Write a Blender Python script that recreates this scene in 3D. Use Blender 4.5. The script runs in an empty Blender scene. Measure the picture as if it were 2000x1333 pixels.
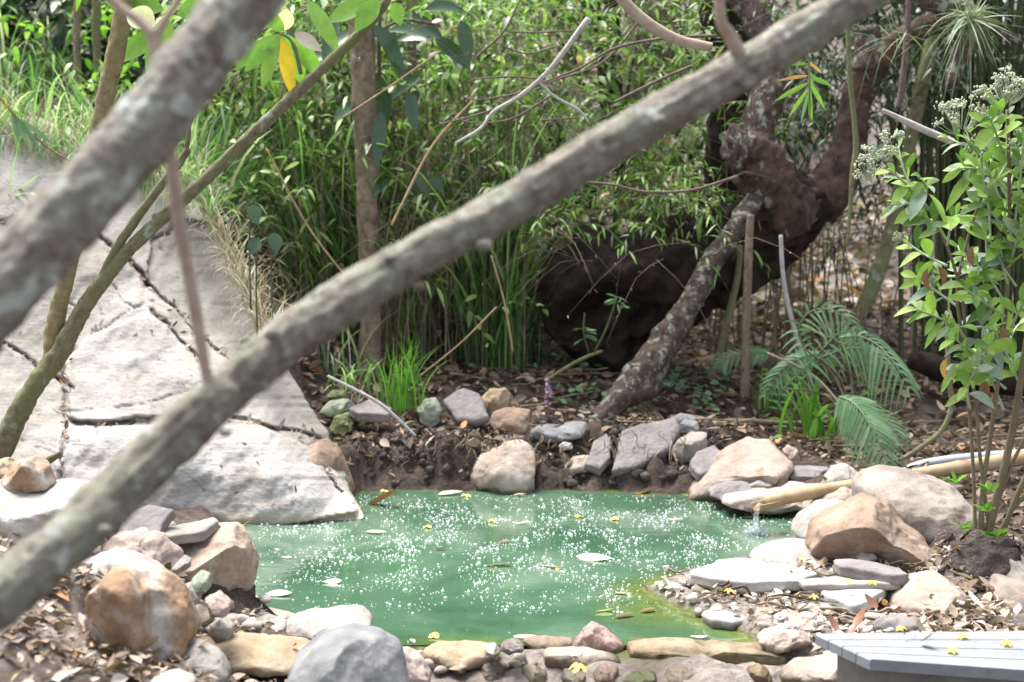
import bpy, bmesh, math, random
import numpy as np
from mathutils import Vector, noise as mnoise

sc = bpy.context.scene
col = sc.collection
R = math.radians

# ---------------------------------------------------------------- camera, world, sun, exposure
CZ, F = 1.25, 2778.0
TT = 316.5 / F                                   # tangent of the downward tilt
TILT = math.atan(TT)
cam_d = bpy.data.cameras.new('camera')
cam_d.lens = 50; cam_d.sensor_width = 36
cam_d.clip_end = 500; cam_d.clip_start = 0.05
cam_d.dof.use_dof = True
cam_d.dof.focus_distance = 4.35
cam_d.dof.aperture_fstop = 3.2
cam = bpy.data.objects.new('camera', cam_d)
cam.location = (0, 0, CZ)
cam.rotation_euler = (math.pi / 2 - TILT, 0, 0)
col.objects.link(cam); sc.camera = cam

SUN_EL, SUN_AZ = 66.0, -42.0                     # azimuth measured from +Y towards +X
world = bpy.data.worlds.new('World'); sc.world = world
world.use_nodes = True
wn = world.node_tree.nodes; wl = world.node_tree.links
bg = wn['Background']; bg.inputs['Strength'].default_value = 0.11
sky = wn.new('ShaderNodeTexSky'); sky.sky_type = 'NISHITA'; sky.sun_disc = False
sky.sun_elevation = R(SUN_EL); sky.sun_rotation = R(SUN_AZ)
sky.air_density = 1.0; sky.dust_density = 3.0; sky.ozone_density = 0.6
hs = wn.new('ShaderNodeHueSaturation'); hs.inputs['Saturation'].default_value = 0.36   # thin white overcast
wl.new(sky.outputs[0], hs.inputs['Color']); wl.new(hs.outputs[0], bg.inputs['Color'])
sun_d = bpy.data.lights.new('sun', 'SUN')
sun_d.energy = 3.1; sun_d.angle = R(34); sun_d.color = (1.0, 0.965, 0.92)
sun = bpy.data.objects.new('sun', sun_d); col.objects.link(sun)
sv = Vector((math.sin(R(SUN_AZ)) * math.cos(R(SUN_EL)), math.cos(R(SUN_AZ)) * math.cos(R(SUN_EL)), math.sin(R(SUN_EL))))
sun.rotation_euler = sv.to_track_quat('Z', 'Y').to_euler()
sun.location = (0, 0, 12)
sc.view_settings.view_transform = 'Standard'
sc.view_settings.look = 'None'
sc.view_settings.gamma = 1
sc.view_settings.exposure = 1.78

# ---------------------------------------------------------------- geometry helpers
CT, ST = math.cos(TILT), math.sin(TILT)
def raydir(px, py):
    a = (px - 1000.0) / F; b = (666.5 - py) / F
    return a, CT + b * ST, -ST + b * CT
def P(px, py, D):                                # the point a photo position shows at distance D
    dx, dy, dz = raydir(px, py); s = D / dy
    return (dx * s, D, CZ + dz * s)
def Z(px, py, z=0.0):                            # the point a photo position shows at height z
    dx, dy, dz = raydir(px, py); s = (z - CZ) / dz
    return (dx * s, dy * s, z)

def props(o, label=None, cat=None, group=None, kind=None):
    if label: o['label'] = label
    if cat: o['category'] = cat
    if group: o['group'] = group
    if kind: o['kind'] = kind
    return o
def empty(name, loc, label, cat, group=None):
    o = bpy.data.objects.new(name, None); col.objects.link(o)
    o.location = loc; o.empty_display_size = 0.1
    return props(o, label, cat, group)
def mesh_obj(name, V, Fc, m, parent=None, smooth=True, origin=None):
    V = np.asarray(V, dtype=np.float64).reshape(-1, 3)
    if parent is not None:
        org = np.array(parent.location, dtype=float)
        if parent.parent: org = org + np.array(parent.parent.location, dtype=float)
    elif origin is not None: org = np.array(origin, dtype=float)
    else: org = np.array([V[:, 0].mean(), V[:, 1].mean(), V[:, 2].min()])
    V = V - org
    me = bpy.data.meshes.new(name)
    if isinstance(Fc, np.ndarray):
        nf, k = Fc.shape
        me.vertices.add(len(V)); me.vertices.foreach_set('co', V.astype(np.float32).ravel())
        me.loops.add(nf * k); me.loops.foreach_set('vertex_index', Fc.astype(np.int32).ravel())
        me.polygons.add(nf)
        me.polygons.foreach_set('loop_start', np.arange(0, nf * k, k, dtype=np.int32))
        me.polygons.foreach_set('loop_total', np.full(nf, k, dtype=np.int32))
        me.update(calc_edges=True)
    else:
        me.from_pydata([tuple(v) for v in V], [], [tuple(f) for f in Fc]); me.update()
    if smooth: me.polygons.foreach_set('use_smooth', [True] * len(me.polygons))
    me.validate()
    ms = m if isinstance(m, (list, tuple)) else [m]
    for q in ms: me.materials.append(q)
    o = bpy.data.objects.new(name, me); col.objects.link(o)
    if parent is not None: o.parent = parent
    else: o.location = org
    return o

def catmull(pts, n):
    p = np.asarray(pts, float); m = len(p)
    if m == 2:
        t = np.linspace(0, 1, n)[:, None]; return p[0] * (1 - t) + p[1] * t
    q = np.vstack([2 * p[0] - p[1], p, 2 * p[-1] - p[-2]])
    out = []
    for u in np.linspace(0, m - 1 - 1e-9, n):
        i = int(u); t = u - i
        a, b, c, d = q[i], q[i + 1], q[i + 2], q[i + 3]
        out.append(0.5 * ((2 * b) + (c - a) * t + (2 * a - 5 * b + 4 * c - d) * t * t + (3 * b - a - 3 * c + d) * t ** 3))
    return np.array(out)

def tube_geo(pts, rad, segs=10, n=None, lump=0.0, lscale=8.0, seed=0, node=None):
    """round swept limb along pts (world points), radii per point, optional bark lumps"""
    pts = np.asarray(pts, float); rad = np.asarray(rad, float)
    n = n or max(len(pts) * 6, 8)
    C = catmull(np.column_stack([pts, rad]), n)
    r = np.maximum(C[:, 3], 0.0004); C = C[:, :3]
    T = np.gradient(C, axis=0); T /= np.linalg.norm(T, axis=1)[:, None] + 1e-9
    ref = np.array([0.13, 0.9, 0.21]);
    V = []
    for i in range(n):
        a = np.cross(T[i], ref); a /= np.linalg.norm(a) + 1e-9; b = np.cross(T[i], a)
        rr = r[i]
        if node: rr *= 1 + node[1] * max(0, 1 - abs(((i / (n - 1)) * node[0]) % 1 - 0.5) * 18)
        for s in range(segs):
            th = 2 * math.pi * s / segs
            d = a * math.cos(th) + b * math.sin(th)
            k = rr
            if lump:
                q = C[i] + d * rr
                k = rr * (1 + lump * (.55 * mnoise.noise(Vector((math.cos(th) * 3.2 + seed, math.sin(th) * 3.2, i / n * len(pts) * 1.1))) + .35 * mnoise.noise(Vector((math.cos(th) * 7 + seed, math.sin(th) * 7, i / n * len(pts) * 2.5)))) + lump * (mnoise.noise(Vector((q[0] * lscale + seed, q[1] * lscale, q[2] * lscale))) + 0.5 * mnoise.noise(Vector((q[0] * lscale * 3 + seed, q[1] * lscale * 3, q[2] * lscale * 3)))))
            V.append(C[i] + d * k)
    Fq = []
    for i in range(n - 1):
        for s in range(segs):
            s2 = (s + 1) % segs
            Fq.append((i * segs + s, i * segs + s2, (i + 1) * segs + s2, (i + 1) * segs + s))
    e0 = len(V); V.append(C[0] - T[0] * r[0] * 0.3); V.append(C[-1] + T[-1] * r[-1] * 0.3)
    for s in range(segs):
        s2 = (s + 1) % segs
        Fq.append((e0, s2, s, s)); Fq.append((e0 + 1, (n - 1) * segs + s, (n - 1) * segs + s2, (n - 1) * segs + s2))
    V = np.array(V)
    Fq = [tuple(dict.fromkeys(f)) for f in Fq]
    return V, Fq
class Geo:
    def __init__(s): s.V = []; s.F = []; s.n = 0
    def add(s, V, Fc):
        V = np.asarray(V, float); s.V.append(V)
        k = s.n; s.F.extend([tuple(int(i) + k for i in f) for f in Fc]); s.n += len(V); return s
    def tube(s, pts, rad, **kw): return s.add(*tube_geo(pts, rad, **kw))
    def build(s, name, m, parent=None, **kw): return mesh_obj(name, np.vstack(s.V), s.F, m, parent, **kw)
def px_tube(g, path, D, scale=1.0, **kw):
    """path of (px, py, radius_px[, D])"""
    pts = []; rad = []
    for q in path:
        d = q[3] if len(q) > 3 else D
        pts.append(P(q[0], q[1], d)); rad.append(q[2] * d / F * scale)
    g.tube(pts, rad, **kw); return pts

def strips(C, Wv, fold=None):
    """C (n,k,3) centre lines, Wv (n,k,3) half width vectors; 3 columns when fold (n,k,3) is given"""
    n, k, _ = C.shape
    if fold is None:
        V = np.stack([C - Wv, C + Wv], axis=2).reshape(-1, 3); c = 2
    else:
        V = np.stack([C - Wv + fold, C, C + Wv + fold], axis=2).reshape(-1, 3); c = 3
    base = (np.arange(n) * k * c)[:, None, None]
    i = np.arange(k - 1)[None, :, None]; j = np.arange(c - 1)[None, None, :]
    a = base + i * c + j
    Fq = np.stack([a, a + 1, a + c + 1, a + c], axis=-1).reshape(-1, 4)
    return V, Fq
rng = np.random.default_rng(7)
def unit(v): return v / (np.linalg.norm(v, axis=-1, keepdims=True) + 1e-9)
def leaf_geo(pos, dirs, L, Wd, droop=0.2, k=6, fold=0.25, up=None, peak=0.45, jit=0.5):
    """n leaves: base pos, direction, length, half width"""
    pos = np.asarray(pos, float); n = len(pos); dirs = unit(np.asarray(dirs, float))
    L = np.broadcast_to(np.asarray(L, float), (n,)); Wd = np.broadcast_to(np.asarray(Wd, float), (n,))
    if up is None: up = np.array([0, 0, 1.0]) + rng.normal(0, jit, (n, 3))
    side = unit(np.cross(dirs, up)); nr = unit(np.cross(side, dirs))
    t = np.linspace(0, 1, k)
    prof = np.sin(math.pi * t ** (math.log(0.5) / math.log(peak))) ** 0.8; prof[0] = 0.06; prof[-1] = 0.02
    C = pos[:, None] + dirs[:, None] * (L[:, None] * t)[..., None]
    dr = np.broadcast_to(np.asarray(droop, float), (n,))
    C[..., 2] -= (dr * L)[:, None] * t ** 2
    Wv = side[:, None] * (Wd[:, None] * prof)[..., None]
    fo = nr[:, None] * (Wd[:, None] * prof * fold)[..., None] if fold else None
    return strips(C, Wv, fo)
def blade_geo(root, h, w, lean, bend, k=6, face=0.6):
    """n grass blades; lean = horizontal direction angle, bend 0..1.5"""
    n = len(root); t = np.linspace(0, 1, k)
    h = np.broadcast_to(h, (n,)); w = np.broadcast_to(w, (n,)); bend = np.broadcast_to(bend, (n,))
    ang = bend[:, None] * t ** 1.3 * 1.7
    st = h[:, None] / (k - 1)
    hz = np.cumsum(np.sin(ang) * st, axis=1) - np.sin(ang[:, :1]) * st; vz = np.cumsum(np.cos(ang) * st, axis=1) - np.cos(ang[:, :1]) * st
    ld = np.stack([np.cos(lean), np.sin(lean)], -1)
    C = np.zeros((n, k, 3)); C[..., :2] = root[:, None, :2] + ld[:, None] * hz[..., None]; C[..., 2] = root[:, None, 2] + vz
    ph = rng.normal(0, face, n); wd = np.stack([np.cos(ph), np.sin(ph), rng.normal(0, .15, n)], -1)
    pr = (1 - t) ** 0.55 * (0.55 + 0.45 * np.minimum(1, t * 4))
    Wv = wd[:, None] * (w[:, None] * pr)[..., None]
    return strips(C, Wv)
def cat_geo(parts):
    V = []; Fq = []; n = 0
    for v, f in parts:
        V.append(v); Fq.append(f + n); n += len(v)
    return np.vstack(V), np.vstack(Fq)

def poly_dist(X, Y, poly, closed=False):
    """distance from arrays X,Y to a polyline"""
    best = np.full(np.shape(X), 1e9); m = len(poly)
    for i in range(m if closed else m - 1):
        ax, ay = poly[i][:2]; bx, by = poly[(i + 1) % m][:2]
        dx, dy = bx - ax, by - ay; L2 = dx * dx + dy * dy + 1e-12
        t = np.clip(((X - ax) * dx + (Y - ay) * dy) / L2, 0, 1)
        best = np.minimum(best, np.hypot(X - ax - t * dx, Y - ay - t * dy))
    return best
def inside(X, Y, poly):
    r = np.zeros(np.shape(X), bool); m = len(poly)
    for i in range(m):
        ax, ay = poly[i][:2]; bx, by = poly[(i + 1) % m][:2]
        c = ((ay > Y) != (by > Y)) & (X < (bx - ax) * (Y - ay) / (by - ay + 1e-12) + ax)
        r ^= c
    return r
def vnoise(X, Y, Zc, sc_, seed=0.0):
    X = np.asarray(X); out = np.empty(X.size)
    xf, yf = X.ravel() * sc_, np.broadcast_to(Y, X.shape).ravel() * sc_
    zf = np.broadcast_to(Zc, X.shape).ravel() * sc_
    nn = mnoise.noise
    for i in range(X.size): out[i] = nn(Vector((xf[i] + seed, yf[i] + seed * .7, zf[i])))
    return out.reshape(X.shape)

# ---------------------------------------------------------------- materials
def ramp(nt, fac, stops):
    r = nt.nodes.new('ShaderNodeValToRGB'); cr = r.color_ramp
    while len(cr.elements) < len(stops): cr.elements.new(0.5)
    for e, (p, c) in zip(cr.elements, stops): e.position = p; e.color = (*c, 1)
    nt.links.new(fac, r.inputs[0]); return r.outputs[0]
def noise_n(nt, vec, scale, detail=4, rough=0.55, dist=0.0):
    n = nt.nodes.new('ShaderNodeTexNoise'); n.inputs['Scale'].default_value = scale
    n.inputs['Detail'].default_value = detail; n.inputs['Roughness'].default_value = rough
    n.inputs['Distortion'].default_value = dist
    if vec: nt.links.new(vec, n.inputs['Vector'])
    return n.outputs['Fac']
def mixc(nt, fac, a, b, mode='MIX'):
    m = nt.nodes.new('ShaderNodeMix'); m.data_type = 'RGBA'; m.blend_type = mode
    for s, v in ((0, fac), (6, a), (7, b)):
        if isinstance(v, (int, float)): m.inputs[s].default_value = v
        elif isinstance(v, tuple): m.inputs[s].default_value = (*v, 1)
        else: nt.links.new(v, m.inputs[s])
    return m.outputs[2]
def maprange(nt, v, a, b, c=0, d=1):
    m = nt.nodes.new('ShaderNodeMapRange'); nt.links.new(v, m.inputs[0])
    for i, q in zip((1, 2, 3, 4), (a, b, c, d)): m.inputs[i].default_value = q
    return m.outputs[0]
def base_mat(name, rough=0.8):
    m = bpy.data.materials.new(name); m.use_nodes = True; nt = m.node_tree
    b = nt.nodes['Principled BSDF']; b.inputs['Roughness'].default_value = rough
    b.inputs['Specular IOR Level'].default_value = 0.3
    tc = nt.nodes.new('ShaderNodeTexCoord')
    return m, nt, b, tc.outputs['Object']
def bump(nt, b, h, strength, dist=0.01):
    n = nt.nodes.new('ShaderNodeBump'); n.inputs['Strength'].default_value = strength
    n.inputs['Distance'].default_value = dist; nt.links.new(h, n.inputs['Height'])
    nt.links.new(n.outputs[0], b.inputs['Normal'])
def stone_mat(name, c1, c2, c3, sc_=9, stain=None, stain_at=(0.55, 0.7), speck=0.35, rough=0.85, bs=0.5):
    m, nt, b, oc = base_mat(name, rough)
    a = ramp(nt, noise_n(nt, oc, sc_, 5, 0.6, 0.4), [(0.3, c1), (0.52, c2), (0.7, c3)])
    sp = ramp(nt, noise_n(nt, oc, sc_ * 22, 3, 0.7), [(0.32, (0.45, 0.42, 0.4)), (0.5, (1, 1, 1)), (0.68, (1.2, 1.2, 1.2))])
    a = mixc(nt, speck, a, sp, 'MULTIPLY')
    if stain:
        f = maprange(nt, noise_n(nt, oc, sc_ * 0.7, 4, 0.6, 1.0), stain_at[0], stain_at[1])
        a = mixc(nt, f, a, stain)
    gp = nt.nodes.new('ShaderNodeNewGeometry'); sx = nt.nodes.new('ShaderNodeSeparateXYZ'); nt.links.new(gp.outputs['Position'], sx.inputs[0])
    wz = nt.nodes.new('ShaderNodeMath'); wz.operation = 'MULTIPLY_ADD'; nt.links.new(noise_n(nt, oc, 25, 3), wz.inputs[0]); wz.inputs[1].default_value = -.03; nt.links.new(sx.outputs[2], wz.inputs[2])
    wet = maprange(nt, wz.outputs[0], -.006, .012, 1, 0)          # wet band at the waterline
    a = mixc(nt, wet, a, mixc(nt, 1.0, a, (.42, .40, .33), 'MULTIPLY'))
    nt.links.new(maprange(nt, wet, 0, 1, rough, .3), b.inputs['Roughness'])
    nt.links.new(a, b.inputs['Base Color'])
    v = nt.nodes.new('ShaderNodeTexVoronoi'); v.inputs['Scale'].default_value = sc_ * 5; nt.links.new(oc, v.inputs['Vector'])
    hh = nt.nodes.new('ShaderNodeMath'); hh.operation = 'MULTIPLY_ADD'
    nt.links.new(noise_n(nt, oc, sc_ * 4, 10, 0.78), hh.inputs[0]); hh.inputs[1].default_value = 1.8
    nt.links.new(v.outputs['Distance'], hh.inputs[2])
    bump(nt, b, hh.outputs[0], bs, 0.012)
    return m
def leaf_mat(name, stops, trans=0.35, rough=0.5, spec=0.4, vein=False):
    """colour differs from leaf to leaf"""
    m, nt, b, oc = base_mat(name, rough); b.inputs['Specular IOR Level'].default_value = spec
    g = nt.nodes.new('ShaderNodeNewGeometry')
    c = ramp(nt, g.outputs['Random Per Island'], stops)
    mo = ramp(nt, noise_n(nt, oc, 45, 3), [(0.3, (0.75, 0.72, 0.65)), (0.6, (1.1, 1.1, 1.1))])
    c = mixc(nt, 0.6, c, mo, 'MULTIPLY')
    nt.links.new(c, b.inputs['Base Color'])
    if trans:
        tr = nt.nodes.new('ShaderNodeBsdfTranslucent'); mx = nt.nodes.new('ShaderNodeMixShader')
        c2 = mixc(nt, 1.0, c, (1.1, 1.3, 0.7), 'MULTIPLY')
        nt.links.new(c2, tr.inputs[0]); mx.inputs[0].default_value = trans
        nt.links.new(b.outputs[0], mx.inputs[1]); nt.links.new(tr.outputs[0], mx.inputs[2])
        nt.links.new(mx.outputs[0], nt.nodes['Material Output'].inputs[0])
    return m
def bark_mat(name, c1, c2, lichen=None, at=(0.6, 0.68), sc_=25, lsc=7, bs=0.8, lichen2=None):
    m, nt, b, oc = base_mat(name, 0.9)
    a = ramp(nt, noise_n(nt, oc, sc_, 6, 0.65, 0.6), [(0.35, c1), (0.65, c2)])
    if lichen2:
        a = mixc(nt, maprange(nt, noise_n(nt, oc, lsc * 0.5, 3, 0.6), 0.42, 0.62), a, lichen2)
    if lichen:
        f = maprange(nt, noise_n(nt, oc, lsc, 6, 0.62, 0.1), at[0], at[1]); a = mixc(nt, f, a, lichen)
    nt.links.new(a, b.inputs['Base Color'])
    mpb = nt.nodes.new('ShaderNodeMapping'); mpb.inputs['Scale'].default_value = (1, 1, .35); nt.links.new(oc, mpb.inputs[0])
    bump(nt, b, noise_n(nt, mpb.outputs[0], sc_ * 2, 10, 0.75, 0.8), bs, 0.016)
    return m
def plain(name, c, rough=0.7, var=0.2, sc_=20, bs=0.2):
    m, nt, b, oc = base_mat(name, rough)
    lo = tuple(x * (1 - var) for x in c); hi = tuple(min(1, x * (1 + var)) for x in c)
    nt.links.new(ramp(nt, noise_n(nt, oc, sc_, 5), [(0.3, lo), (0.7, hi)]), b.inputs['Base Color'])
    bump(nt, b, noise_n(nt, oc, sc_ * 3, 5), bs, 0.005)
    return m

M = {}
M['bigrock'] = None
M['tan'] = stone_mat('tan_stone', (.24, .185, .145), (.34, .285, .24), (.42, .375, .33), 7, (.20, .13, .09), (.56, .72))
M['brown'] = stone_mat('brown_stone', (.17, .11, .075), (.27, .195, .145), (.36, .29, .235), 7, (.46, .41, .36), (.56, .7))
M['orange'] = stone_mat('orange_stone', (.19, .115, .065), (.30, .20, .125), (.36, .31, .265), 6, (.42, .40, .375), (.46, .56))
M['rust'] = stone_mat('rust_streaked_stone', (.22, .15, .11), (.36, .28, .22), (.45, .40, .35), 6, (.38, .20, .09), (.55, .68))
M['grey'] = stone_mat('grey_stone', (.20, .18, .165), (.30, .275, .25), (.38, .36, .34), 8, (.16, .15, .15), (.6, .72))
M['bouldergrey'] = stone_mat('grey_brown_stone', (.15, .125, .105), (.27, .235, .205), (.36, .33, .30), 5, (.20, .12, .09), (.58, .72), bs=.6)
M['blue'] = stone_mat('blue_grey_stone', (.14, .14, .14), (.215, .22, .225), (.31, .305, .295), 8, speck=.2)
M['slate'] = stone_mat('purple_slate', (.15, .135, .135), (.215, .195, .195), (.28, .255, .25), 9, (.30, .26, .22), (.6, .75))
M['moss'] = stone_mat('mossy_stone', (.10, .12, .05), (.16, .18, .08), (.26, .27, .19), 9, (.07, .10, .025), (.5, .65))
M['olive'] = stone_mat('green_tinged_stone', (.20, .23, .17), (.28, .31, .24), (.36, .38, .31), 9, (.13, .17, .06), (.52, .68))
M['pale'] = stone_mat('pale_stone', (.25, .225, .195), (.34, .315, .285), (.43, .405, .38), 8, (.30, .26, .22), (.62, .76), speck=.25)
M['white'] = stone_mat('whitish_slab', (.34, .325, .31), (.44, .43, .42), (.52, .515, .51), 8, (.45, .42, .39), (.64, .78), speck=.2)
M['ochre'] = stone_mat('ochre_stone', (.25, .18, .11), (.34, .265, .18), (.42, .36, .28), 8, (.24, .15, .07), (.56, .7))
M['pink'] = stone_mat('pinkish_stone', (.30, .23, .195), (.40, .32, .28), (.47, .41, .37), 10, (.30, .20, .16), (.55, .7))
M['redbrown'] = stone_mat('red_brown_stone', (.22, .14, .12), (.32, .22, .19), (.42, .33, .30), 10)
M['mudclump'] = stone_mat('dark_soil', (.07, .052, .045), (.12, .095, .085), (.18, .15, .135), 20, bs=1.0)
M['drymud'] = stone_mat('dry_pale_mud', (.20, .16, .14), (.38, .33, .30), (.52, .47, .44), 22, (.13, .10, .09), (.6, .7), bs=1.0)
M['bark_near'] = bark_mat('lichened_bark', (.15, .13, .105), (.37, .34, .285), (.48, .50, .45), (.56, .66), 40, 34, lichen2=(.27, .28, .215))
M['bark_near2'] = bark_mat('blotched_bark', (.17, .145, .12), (.38, .345, .305), (.52, .56, .51), (.545, .60), 40, 22, lichen2=(.34, .345, .29))
M['bark_thin'] = bark_mat('olive_bark', (.13, .115, .065), (.27, .25, .16), (.34, .38, .32), (.60, .66), 50, 12, lichen2=(.20, .22, .10))
M['bark_yellow'] = bark_mat('yellowish_bark', (.24, .19, .09), (.36, .31, .17), (.16, .07, .04), (.66, .70), 40, 14)
M['bark_twig'] = bark_mat('smooth_brown_twig', (.32, .24, .19), (.42, .34, .28), None, sc_=30, bs=.3)
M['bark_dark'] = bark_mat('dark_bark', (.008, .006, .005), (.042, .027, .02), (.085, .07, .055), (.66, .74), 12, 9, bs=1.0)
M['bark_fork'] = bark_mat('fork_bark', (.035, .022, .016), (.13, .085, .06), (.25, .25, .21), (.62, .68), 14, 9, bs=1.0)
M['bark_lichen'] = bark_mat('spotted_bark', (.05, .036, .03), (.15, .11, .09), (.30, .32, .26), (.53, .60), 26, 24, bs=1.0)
M['bark_mid'] = bark_mat('tan_bark', (.14, .105, .075), (.34, .27, .20), (.38, .38, .31), (.64, .7), 16, 10, bs=1.0)
M['bark_grey'] = bark_mat('bleached_twig', (.33, .30, .29), (.48, .46, .45), None, sc_=40, bs=.3)
M['twig_dark'] = bark_mat('dark_twig', (.10, .065, .06), (.19, .14, .13), None, sc_=40, bs=.3)
M['bamboo_dry'] = bark_mat('dry_bamboo', (.28, .19, .11), (.44, .34, .22), (.20, .13, .08), (.62, .72), 9, 6, bs=.2)
M['straw'] = leaf_mat('dry_stems', [(0, (.07, .05, .033)), (.35, (.15, .115, .075)), (.7, (.27, .215, .145)), (1, (.46, .40, .30))], .15, .7, .2)
M['straw_pale'] = leaf_mat('pale_dry_stems', [(0, (.20, .155, .11)), (.35, (.34, .28, .215)), (.7, (.48, .425, .35)), (1, (.62, .58, .51))], .2, .7, .2)
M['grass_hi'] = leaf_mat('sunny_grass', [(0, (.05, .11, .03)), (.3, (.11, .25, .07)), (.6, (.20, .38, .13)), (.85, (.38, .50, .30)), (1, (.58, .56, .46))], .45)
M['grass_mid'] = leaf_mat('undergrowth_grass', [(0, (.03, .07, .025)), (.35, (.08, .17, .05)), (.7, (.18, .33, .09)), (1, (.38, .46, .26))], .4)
M['grass_tuft'] = leaf_mat('tuft_grass', [(0, (.06, .17, .02)), (1, (.15, .33, .05))], .4)
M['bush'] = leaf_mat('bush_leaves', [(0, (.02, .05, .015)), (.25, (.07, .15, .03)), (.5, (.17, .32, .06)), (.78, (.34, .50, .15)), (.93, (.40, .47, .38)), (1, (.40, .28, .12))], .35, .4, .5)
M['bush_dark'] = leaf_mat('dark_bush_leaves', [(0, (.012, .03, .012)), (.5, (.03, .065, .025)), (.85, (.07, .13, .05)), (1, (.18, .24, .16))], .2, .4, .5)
M['broad'] = leaf_mat('broad_glossy_leaf', [(0, (.018, .05, .022)), (.6, (.035, .085, .035)), (1, (.07, .14, .055))], .15, .28, .6)
M['bright'] = leaf_mat('bright_leaf', [(0, (.10, .24, .03)), (.5, (.18, .36, .06)), (1, (.28, .42, .12))], .45, .4, .4)
M['shrub_leaf'] = leaf_mat('shrub_leaf', [(0, (.07, .14, .035)), (.3, (.15, .27, .06)), (.65, (.28, .42, .10)), (.78, (.36, .48, .16)), (.84, (.25, .32, .22)), (1, (.33, .39, .31))], .4, .55, .3)
M['shrub_leaf_grey'] = leaf_mat('felted_leaf', [(0, (.13, .19, .14)), (1, (.26, .34, .27))], .2, .6, .3)
M['yellow_leaf'] = leaf_mat('yellow_leaf', [(0, (.60, .36, .03)), (1, (.70, .48, .05))], .4)
M['orange_leaf'] = leaf_mat('orange_leaf', [(0, (.5, .28, .10)), (1, (.62, .36, .14))], .3)
M['frond'] = leaf_mat('fern_green', [(0, (.10, .19, .095)), (.6, (.16, .29, .15)), (1, (.25, .38, .23))], .3, .5, .35)
M['airplant'] = leaf_mat('air_plant_green', [(0, (.16, .22, .13)), (.7, (.28, .35, .24)), (1, (.38, .45, .25))], .2)
M['bud'] = leaf_mat('flower_buds', [(0, (.36, .42, .28)), (.75, (.50, .56, .42)), (1, (.58, .47, .52))], .1, .8, .1)
M['felt_stem'] = plain('felted_stem', (.32, .40, .26), .8)
M['shrub_stem'] = plain('shrub_stem', (.16, .13, .08), .8)
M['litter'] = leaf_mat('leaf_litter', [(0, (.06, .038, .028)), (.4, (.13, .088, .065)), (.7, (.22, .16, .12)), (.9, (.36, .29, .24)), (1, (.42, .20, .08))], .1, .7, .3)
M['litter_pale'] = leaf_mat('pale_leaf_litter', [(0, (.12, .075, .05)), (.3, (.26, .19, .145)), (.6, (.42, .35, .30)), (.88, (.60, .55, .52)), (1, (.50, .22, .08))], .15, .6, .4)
M['dead_leaf'] = leaf_mat('dead_leaf', [(0, (.12, .05, .03)), (.5, (.20, .09, .05)), (1, (.28, .15, .08))], .15, .4, .5)
M['pale_leaf'] = leaf_mat('bleached_leaf', [(0, (.30, .23, .17)), (1, (.58, .52, .45))], .15, .5, .4)
M['flower'] = leaf_mat('yellow_petals', [(0, (.72, .52, .05)), (1, (.80, .68, .22))], .3, .5, .3)
M['purple'] = leaf_mat('purple_petals', [(0, (.40, .20, .48)), (1, (.52, .32, .58))], .3, .5, .3)
M['cream'] = leaf_mat('cream_petals', [(0, (.80, .75, .45)), (1, (.85, .82, .6))], .3, .5, .3)
M['culm'] = bark_mat('bamboo_culm', (.05, .065, .03), (.10, .12, .055), None, sc_=12, bs=.2)
M['pipe'] = plain('grey_pipe', (.36, .40, .43), .35, .06, 8, .05)
M['concrete'] = plain('concrete', (.20, .19, .175), .9, .3, 12, .6)
def plank_mat():
    m, nt, b, oc = base_mat('grey_composite_board', .55)
    nt.links.new(ramp(nt, noise_n(nt, oc, 9, 9, .8, 1), [(.3, (.13, .135, .14)), (.48, (.20, .212, .23)), (.7, (.25, .265, .285))]), b.inputs['Base Color'])
    bump(nt, b, noise_n(nt, oc, 120, 3), .15, .003); return m
M['board'] = plank_mat()
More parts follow.
